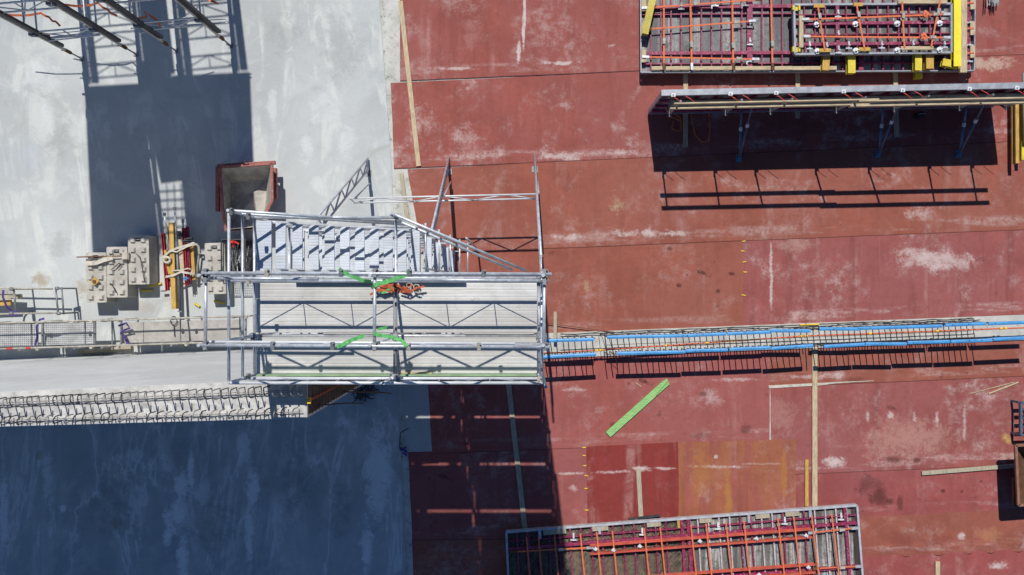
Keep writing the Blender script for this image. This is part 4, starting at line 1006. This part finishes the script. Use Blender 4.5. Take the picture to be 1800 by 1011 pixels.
for k, (y0, y1) in enumerate(((0, 20), (42, 58), (88, 110))):
    tag(MB().cbeam(G(1131.5, y0, Z1 + .035), G(1131.5, y1, Z1 + .035), .13, .07).build('edge_timber', m_woody), f'{["upper", "middle", "lower"][k]} pale timber block on the left edge of the large panel', 'timber', 'timbers on the rim of the large panel')
for k, (y0, y1) in enumerate(((0, 17), (38, 62), (80, 102))):
    tag(MB().cbeam(G(1709, y0, Z1 + .035), G(1709, y1, Z1 + .035), .14, .07).build('edge_timber', m_woody), f'{["upper", "middle", "lower"][k]} pale timber block on the right edge of the large panel', 'timber', 'timbers on the rim of the large panel')
zs = Z1 + .075
for k, (x0, y0, x1, y1, b) in enumerate(((1167, -30, 1167, 117, .7), (1213, -30, 1216, 117, .74), (1287, -30, 1289, 117, .75), (1355, -30, 1358, 117, .73))):
    pstrap(G(x0, y0, zs), G(x1, y1, zs), f'{ORD[k]} upright orange strap from the left across the large panel', b, .06, True)
pstrap(G(1134, 14, zs + .01), G(1334, -1, zs + .01), 'upper slanting orange strap along the large panel', .45, .05, True)
pstrap(G(1140, 51, zs + .01), G(1322, 37, zs + .01), 'middle slanting orange strap along the large panel', .85, .05, True)
pstrap(G(1135, 100, zs + .01), G(1328, 104, zs + .01), 'lowest orange strap along the large panel', .85, .05, True)
for k, y in enumerate((5, 50, 93)): pstrap(G(1690, y, Z1 + .09), G(1712, y - .5, Z1 + .09), f'{["upper", "middle", "lower"][k]} short orange strap end at the right edge of the large panel', None, .045)
# smaller panel on top
Z2 = .80
sm = Panel(((1396, 8), (1673, 6), (1673, 92), (1398, 95)), Z2)
st2 = thing('formwork_panel', sm.pt(.5, .5, 0), 'smaller burgundy formwork panel strapped on top of the large one', 'formwork panel', 'formwork panels laid flat')
panel_body(st2, sm, Z2, .14, [k / 15 for k in range(1, 15)], [(.38, .09, .02), (.80, .09, .02), (.2, .03, 0), (.6, .03, 0)], m_plyw, m_grey)
sm.bar(MB(), .275, .02, .275, .98, .1, Z2 - .1, Z2).build('joint_profile', m_burg, st2)
for (u, v) in ((.275, .2), (.275, .62), (.275, .93), (.09, .84), (.2, .86), (.34, .84), (.55, .84), (.75, .84), (.95, .84)): clamp(st2, sm.pt(u, v, Z2 + .02), True, m_galv)
for u in (.14, .385, .65, .92):
    for v in (.41, .95):
        c = sm.pt(u, v, Z2); MB().tube(c - Z * .02, c + Z * .03, .085, 12).tube(c + Z * .03, c + Z * .09, .03, 8).beam(c + Vector((-.07, -.03, .05)), c + Vector((.07, .03, .05)), .03, .03).build('wing_nut_plate', m_white, st2)
z2 = Z2 - .14
for k, (x, y0, y1, mt, zb, w_) in enumerate(((1452, 60, 125, m_yoch, .56, 12), (1495, 60, 130, m_ybeam, .55, 13), (1613, 55, 139, m_ybeam, .10, 13), (1612, 50, 125, m_ybeam, .58, 12), (1632, 50, 122, m_yoch, .58, 13))):
    dx = -3 if k == 0 else 0
    tag(MB().ibeam(G(x + dx * -1, y0, zb), G(x + dx, y1, zb), w_ * .0163, .18 if zb > .2 else .15).build('timber_girder', mt), ['ochre timber girder end leftmost under the small panel', 'yellow timber girder end second from left under the small panel', 'yellow timber girder end low down near the sheets', 'yellow timber girder end right above the low one', 'ochre timber girder end rightmost under the small panel'][k], 'timber girder', 'girder ends under the small panel')
tag(MB().ibeam(G(1685, 115.5, .6), G(1655, 110, .6), .2, .14).build('timber_girder', m_ybeam), 'yellow timber girder end crossing below the tall yellow girder', 'timber girder')
tag(MB().ibeam(G(1680, -60, .72), G(1680, 118, .72), .2, .18).build('timber_girder', m_ybright), 'tall bright yellow timber girder right of the small panel', 'timber girder')
tag(MB().cbeam(G(1692.5, -60, .6), G(1692.5, 128, .6), .2, .1).build('plank', m_woody), 'pale plank lying along the tall yellow girder', 'plank')
tag(MB().ibeam(G(1148, -6, .6), G(1133, 61, .6), .19, .18).build('timber_girder', plain('dusty_yellow_beam', (.52, .42, .07), .7, 0, .18, 4, (.35, .28, .1), .5)), 'dusty yellow timber girder slanting over the left corner of the large panel', 'timber girder')
for k, (x0, x1, y, mt) in enumerate(((1430, 1449, 11, m_yoch), (1500, 1516, 8.5, m_yoch), (1578, 1664, 4, m_wood), (1440, 1460, 89, m_yoch), (1509, 1529, 87, m_yoch), (1583, 1640, 85, m_wood))):
    tag(MB().cbeam(G(x0, y, Z2 + .05), G(x1, y, Z2 + .05), .1, .07).build('packing_block', mt), ['ochre packing block leftmost on the upper edge of the small panel', 'ochre packing block second on the upper edge of the small panel', 'pale long packing block on the upper edge of the small panel', 'ochre packing block leftmost on the lower edge of the small panel', 'ochre packing block second on the lower edge of the small panel', 'pale long packing block on the lower edge of the small panel'][k], 'packing block')
for k, (y, zz) in enumerate(((15, .74), (88, .74))):
    m = MB(); c = G(1398, y, zz); m.beam(c - Vector((.11, 0, 0)), c + Vector((.11, 0, 0)), .14, .05).beam(c + Vector((-.11, 0, .05)), c + Vector((-.06, 0, .05)), .14, .1).beam(c + Vector((.06, 0, .05)), c + Vector((.11, 0, .05)), .14, .1)
    tag(m.build('corner_bracket', m_ybeam), f'yellow corner bracket at the {["upper", "lower"][k]} left corner of the small panel', 'bracket')
tag(MB().cbeam(G(1408, 28, Z2 + .04), G(1408, 84, Z2 + .04), .12, .07).build('edge_timber', m_woody), 'pale timber along the left rim of the small panel', 'timber')
for k, (x0, y0, x1, y1, b) in enumerate(((1438, 12, 1450, 88, .22), (1506, 9, 1520, 86, .22), (1586, 3, 1590, 84, .3), (1653, 0, 1637, 82, .25))):
    pstrap(G(x0, y0, Z2 + .1), G(x1, y1, Z2 + .1), f'{ORD[k]} upright orange strap from the left across the small panel', b, .055)
pstrap(G(1416, 34, Z2 + .085), G(1664, 25, Z2 + .085), 'upper long orange strap along the small panel', .92, .055, True)
pstrap(G(1418, 64, Z2 + .085), G(1664, 66, Z2 + .085), 'lower long orange strap along the small panel', .9, .055, True)
for k, (x, y, s_) in enumerate(((1627, 25, .12), (1624, 64, .11))):
    m = MB()
    for j in range(12):
        c = G(x, y, Z2 + .11 + j * .004); d = Vector((R.uniform(-1, 1), R.uniform(-1, 1), 0)).normalized() * s_ * R.uniform(.5, 1)
        m.ribbon([c - d, c + Vector((d.y, -d.x, .02)) * .6, c + d], .045, .01)
    tag(m.build('strap_bundle', m_orange), f'rolled up orange strap bunch on the {["upper", "lower"][k]} long strap', 'strap')

# lower panel
Z3 = .42
lo = Panel(((890, 936), (1507, 889), (1521, 1068), (898, 1115)), Z3)
st3 = thing('formwork_panel', lo.pt(.5, .5, 0), 'long burgundy formwork panel with orange walers lying at the bottom edge', 'formwork panel', 'formwork panels laid flat')
panel_body(st3, lo, Z3, .16, [k / 33 for k in range(1, 33) if k not in (16,)], [(.17, .085, .02), (.095, .03, 0), (.80, .085, .02), (.60, .09, .02)], m_plyb, m_rim, ribw=.042, worn=True)
for u in (.06, .5, .52, .965): lo.bar(MB(), u, .01, u, .99, .09, Z3 - .13, Z3 - .01).build('joint_profile', m_burg, st3)
# right half has worn, whitened plywood
lo.bar(MB(), .525, .5, .985, .5, 2.7, Z3 - .137, Z3 - .132).build('worn_face', m_plyw, st3)
for v in (.225, .57):
    for dv in (-.032, .032):
        a0, a1 = (.235, .862) if v < .4 else (.25, .865)
        p, q = lo.pt(a0, v + dv, Z3 + .05), lo.pt(a1, v + dv, Z3 + .05)
        m = MB().beam(p, q, .012, .11); sx = Vector((0, 1, 0)) * (-.03 if dv < 0 else .03)
        m.beam(p + Z * .05 - sx * .8, q + Z * .05 - sx * .8, .05, .012).beam(p - Z * .05 - sx * .8, q - Z * .05 - sx * .8, .05, .012)
        m.build('waler', m_orwal, st3)
    for u in (.25, .30, .375, .545, .705, .845):
        c = lo.pt(u, v + R.uniform(-.02, .02), Z3 + .12); m = MB()
        m.hull8([c + Vector(t) for t in ((-.075, 0, 0), (0, -.075, 0), (.075, 0, 0), (0, .075, 0), (-.05, 0, .03), (0, -.05, .03), (.05, 0, .03), (0, .05, .03))]).tube(c + Z * .03, c + Z * .08, .022, 7)
        m.build('nut_plate', m_white, st3)
for k, u in enumerate([.055, .095, .14, .19, .225, .265, .35, .385, .455, .49, .535, .60, .63, .69, .75, .79, .83, .865, .9, .95]):
    if k % 4 == 3: clamp(st3, lo.pt(u, .09, Z3 + .03), True, m_white)
    elif k % 2: lo.bar(MB(), u, .012, u, .085, .075, Z3 - .1, Z3 + .02).build('edge_block', m_yoch if u > .4 and k % 3 == 0 else m_galv, st3)
for u0, u1 in ((.105, .17), (.245, .29), (.40, .44), (.55, .585), (.71, .75), (.795, .835)):
    lo.bar(MB(), u0, .035, u1, .035, .13, Z3 - .09, Z3 - .015).build('edge_timber', m_woodg, st3)
for k, u in enumerate((.05, .08, .12, .185, .226, .265, .345, .385, .462, .50, .55, .595, .68, .72, .765, .815)):
    u2 = u * 1.0 + .0
    pstrap(lo.pt(u * 1.13, .05, Z3 + .125), lo.pt(u * 1.13 + .012, .93, Z3 + .125), f'{ORD[k]} upright orange strap from the left across the lower panel', None, .05)
pstrap(lo.pt(.02, .19, Z3 + .06), lo.pt(.235, .205, Z3 + .06), 'orange strap along the shaded left end of the lower panel', .62, .05, True)
pstrap(lo.pt(.862, .222, Z3 + .07), lo.pt(.985, .21, Z3 + .07), 'upper orange strap at the right end of the lower panel', .7, .05, True)
pstrap(lo.pt(.868, .575, Z3 + .07), lo.pt(.988, .585, Z3 + .07), 'lower orange strap at the right end of the lower panel', .6, .05, True)
tag(MB().cbeam(G(1105, 913, .1), G(1160, 906, .1), .07, .05).build('flat_bar', m_dark), 'dark flat bar lying along the upper edge of the lower panel', 'flat bar')
# maker's printing on the dark plywood
def text(s_, size, loc, rot, mat, parent, name='print'):
    cu = bpy.data.curves.new('txt', 'FONT'); cu.body = s_; cu.size = size; cu.align_x = 'CENTER'; cu.align_y = 'CENTER'
    t = bpy.data.objects.new('txt', cu); col.objects.link(t)
    dg = bpy.context.evaluated_depsgraph_get(); me = bpy.data.meshes.new_from_object(t.evaluated_get(dg))
    bpy.data.objects.remove(t); return me
tm = text('PERI', .17, None, 0, None, None)
tv = [v.co.copy() for v in tm.vertices]; tf = [tuple(p.vertices) for p in tm.polygons]
m = MB()
for u in [k / 33 + .5 / 33 for k in range(0, 17)]:
    for v in [.05 + .085 * k + (.04 if int(u * 33) % 2 else 0) for k in range(11)]:
        c = lo.pt(u, v, Z3 - .1365); rz = Matrix.Rotation(math.radians(48 + (90 if R.random() < .35 else 0)), 3, 'Z'); i = len(m.v)
        m.v += [c + rz @ x for x in tv]; m.f += [tuple(i + j for j in f) for f in tf]
        for a, b in (((-.2, -.1), (.2, -.1)), ((.2, -.1), (.2, .1)), ((.2, .1), (-.2, .1))):
            pa, pb = c + rz @ Vector((*a, 0)), c + rz @ Vector((*b, 0)); d = (pb - pa).normalized().cross(Z) * .006; i = len(m.v)
            m.v += [pa - d, pb - d, pb + d, pa + d]; m.f.append((i, i + 1, i + 2, i + 3))
m.build('print', m_print, st3)

# ------------------------------------------------------------------ standing wall form with rails and props
HP = 2.42
sp = thing('standing_formwork', P(1450, 190), 'standing wall formwork with grey top edge, plank guardrails and dark shadow', 'formwork panel')
a, b = G(1164, 163, HP), G(1845, 149, HP)
a0, b0 = a.copy(), b.copy()
d = (b - a).normalized(); nn = Vector((-d.y, d.x, 0))     # nn points north
th = Vector((-nn.x, -nn.y, 0))
b = a + d * min((b - a).length, 10.05)
def S3(t, off, z): q = a + d * t + th * off; q.z = z; return q
LN = (b - a).length
m = MB().hull8([S3(0, -.07, .08), S3(LN, -.07, .08), S3(LN, -.045, .08), S3(0, -.045, .08), S3(0, -.07, HP - .003), S3(LN, -.07, HP - .003), S3(LN, -.045, HP - .003), S3(0, -.045, HP - .003)]); m.build('plywood_face', m_plyg, sp)
MB().beam(S3(-.02, 0, HP - .04), S3(LN, 0, HP - .04), .155, .085).build('top_edge', m_grey, sp)
MB().beam(S3(0, .005, .12), S3(LN, .005, .12), .11, .1).build('bottom_edge', m_grey, sp)
for k in range(20):
    t = LN * (k + .02) / 19.6; MB().beam(S3(t, .01, .18), S3(t, .01, HP - .09), .05, .1).build('rib', m_burg if k else m_grey, sp)
for z in (.7, 1.3, 1.9):
    MB().beam(S3(0, .1, z), S3(LN, .1, z), .07, .12).build('waler', m_burg, sp)
zp = 2.02
for (t0, t1) in ((.3, 3.2), (3.22, 6.3), (6.32, 9.95)):
    for k in range(2):
        MB().beam(S3(t0, .17 + .12 * k, zp), S3(t1, .17 + .12 * k, zp), .115, .04).build('platform_plank', m_wood, sp)
for (t0, t1) in ((.5, 1.9), (2.4, 3.8), (4.3, 5.5), (5.9, 7.2), (7.6, 9.0), (9.2, 9.9)):
    MB().beam(S3(t0, .17, 2.065), S3(t1, .17, 2.065), .05, .045).build('toe_strip', m_wood, sp)
posts = [.28, 1.78, 2.98, 4.75, 6.3, 8.05, 9.3]
OFF = .50
for k, t in enumerate(posts):
    tl = [.0, .03, .1, .16, .2, .06, .05][k]
    MB().beam(S3(t, .1, zp - .03), S3(t, OFF + .05, zp - .03), .06, .06).beam(S3(t, .1, zp - .7), S3(t, OFF, zp - .06), .04, .04).build('bracket', m_galvd, sp)
    MB().beam(S3(t, OFF - .04, zp), S3(t + tl, OFF - .04, 3.42), .045, .045).build('guard_post', m_galvd, sp)
    c = S3(t, .03, HP - .02); MB().box(c.x - .05, c.y - .09, HP, c.x + .06, c.y + .0, HP + .05).tube(c + Z * .03, c + Vector((.0, -.05, .1)), .02, 6).build('hook_clamp', m_white, sp)
for (z, dy) in ((2.80, 0), (3.34, 0)):
    for (t0, t1, o2) in ((.12, 5.25, 0), (4.75, 9.72, .036)):
        MB().beam(S3(t0, OFF + .012 + o2, z), S3(t1, OFF + .012 + o2, z), .034, .15).build('guard_board', m_wood, sp)
for k, t in enumerate(posts):
    for j in (0, .35):
        MB().ribbon([S3(t - .02 + j, .1, HP + .0), S3(t + .12 + j, .2, 2.46), S3(t + .28 + j, .33, 2.44)], .014, .006).build('tie_wire', m_redtape, sp)
for k, (fx, fy, tx) in enumerate(((1300, 277, 2.5), (1545, 270, 6.5), (1687, 270, 8.85))):
    f = G(fx, fy, .12)
    pr = thing('push_pull_prop', G(fx, fy, 0), ['left pair of blue steel props bracing the standing formwork', 'middle pair of blue steel props bracing the standing formwork', 'right pair of blue steel props bracing the standing formwork'][k], 'prop', 'props behind the standing formwork')
    for j, (tt, z, mt) in enumerate(((tx, .9, m_prop), (tx + .08, 1.75, m_bgrey))):
        q = S3(tt, .14, z); mid = f.lerp(q, .6)
        MB().tube(f, mid, .038, 8).build('outer_tube', mt, pr, True); MB().tube(mid, q, .028, 8).build('inner_tube', mt, pr, True)
        MB().tube(mid - (q - f).normalized() * .06, mid + (q - f).normalized() * .06, .05, 8).build('collar', m_white, pr)
    MB().box(f.x - .08, f.y - .11, .026, f.x + .08, f.y + .11, .05).tube(f - Z * .08, f + Z * .05, .05, 8).build('foot_plate', m_prop, pr)
strap('orange_strap', [G(1168, 196, .05), G(1182, 197, .06), G(1196, 208, .05), G(1198, 230, .06), G(1190, 230, .05), G(1180, 226, .07), G(1184, 214, .06)], .05, m_orange, 'tangled orange strap in shade under the left end of standing formwork', 'strap')
strap('orange_strap', [G(1172, 204, .05), G(1186, 208, .06), G(1198, 214, .05)], .05, m_orange, 'short orange strap end in shade left of the leftmost bearer', 'strap')
strap('orange_strap', [G(1214, 186, .05), G(1216, 212, .05), G(1222, 238, .05), G(1234, 250, .05), G(1246, 247, .05), G(1248, 225, .05), G(1245, 188, .05)], .05, m_orange, 'looped orange strap in shade right of the leftmost bearer', 'strap')
bk = MB(); c = G(1611, 205, 0)
bk.tube(Vector((c.x, c.y, .03)), Vector((c.x, c.y, .3)), .085, 12, .1); o = thing('bucket', (c.x, c.y, .02), 'dark bucket standing in the shade of the formwork', 'bucket'); bk.build('bucket_body', m_dark, o)
MB().path([Vector((c.x + .1 * math.cos(t), c.y, .3 + .1 * math.sin(t))) for t in [math.pi * k / 8 for k in range(9)]], .006, 5).build('handle', m_galv, o)

# ------------------------------------------------------------------ right edge
tag(MB().ibeam(G(1784, 150, .35), G(1785, 288, .35), .10, .2).build('timber_girder', m_yoch), 'long ochre timber girder near the right edge beside mesh bundle', 'timber girder')
tag(MB().ibeam(G(1797, 150, .3), G(1795, 282, .3), .10, .2).build('timber_girder', m_ybeam), 'second ochre timber girder half under the perforated rail at right edge', 'timber girder')
tag(MB().cbeam(G(1803, 128, .5), G(1806, 252, .5), .2, .06).build('perforated_rail', m_perf), 'pale perforated rail lying at the right edge', 'rail')
m = MB()
for k in range(40):
    x = R.uniform(1735, 1757); m.tube(G(x, -70 + R.uniform(-5, 5), .12 + R.uniform(0, .2)), G(x + R.uniform(-1, 1), 8 + R.uniform(-6, 4), .12 + R.uniform(0, .2)), .011, 5)
tag(m.build('rebar_bundle', m_galvd), 'bundle of thin dark steel rods at the top right corner', 'rod bundle')
rk = thing('rusty_skip', P(1790, 850), 'rusty open steel skip cut by the right edge', 'skip')
zt = 1.0
r4 = [G(1785, 783, zt), G(1880, 778, zt), G(1880, 882, zt), G(1790, 888, zt)]
f4 = [G(1800, 800, .2), G(1880, 796, .2), G(1880, 866, .2), G(1804, 872, .2)]
m = MB(); m.v = r4 + f4; m.f = [(k, (k + 1) % 4, 4 + (k + 1) % 4, 4 + k) for k in range(4)] + [(4, 5, 6, 7)]
m.build('tub', m_rust, rk)
m = MB()
for k in range(4): m.beam(r4[k], r4[(k + 1) % 4], .07, .07)
m.build('rim', plain('worn_rim', (.24, .12, .07), .7, 0, .3, 6, (.2, .08, .05), .6), rk)
MB().beam(G(1782, 840, .5), G(1782, 890, .5), .06, .08).box(G(1795, 880, .03).x, G(1795, 880).y - .1, .03, G(1795, 880).x + 1.4, G(1795, 780).y, .19).build('base_frame', m_rust, rk)
bl = thing('steel_rack', P(1795, 735), 'blue grey steel frame cut by the right edge above the rusty skip', 'steel frame')
m = MB()
for (p_, q_) in (((1794, 708), (1794, 765)), ((1794, 708), (1850, 706)), ((1794, 765), (1850, 764)), ((1797, 720), (1850, 719)), ((1797, 735), (1850, 733)), ((1797, 750), (1850, 749))): m.cbeam(G(*p_, .45), G(*q_, .45), .06, .1)
m.build('top_frame', m_bgrey, bl)
for (x, y) in ((1793, 708), (1793, 765)): c = G(x + 1, y, .45); MB().box(c.x - .03, c.y - .03, .03, c.x + .03, c.y + .03, .4).build('leg', m_bgrey, bl)
MB().box(G(1797, 760).x, G(1797, 760, .5).y, .3, G(1797, 760).x + 1.0, G(1797, 712, .5).y, .34).build('shelf', m_dark, bl)
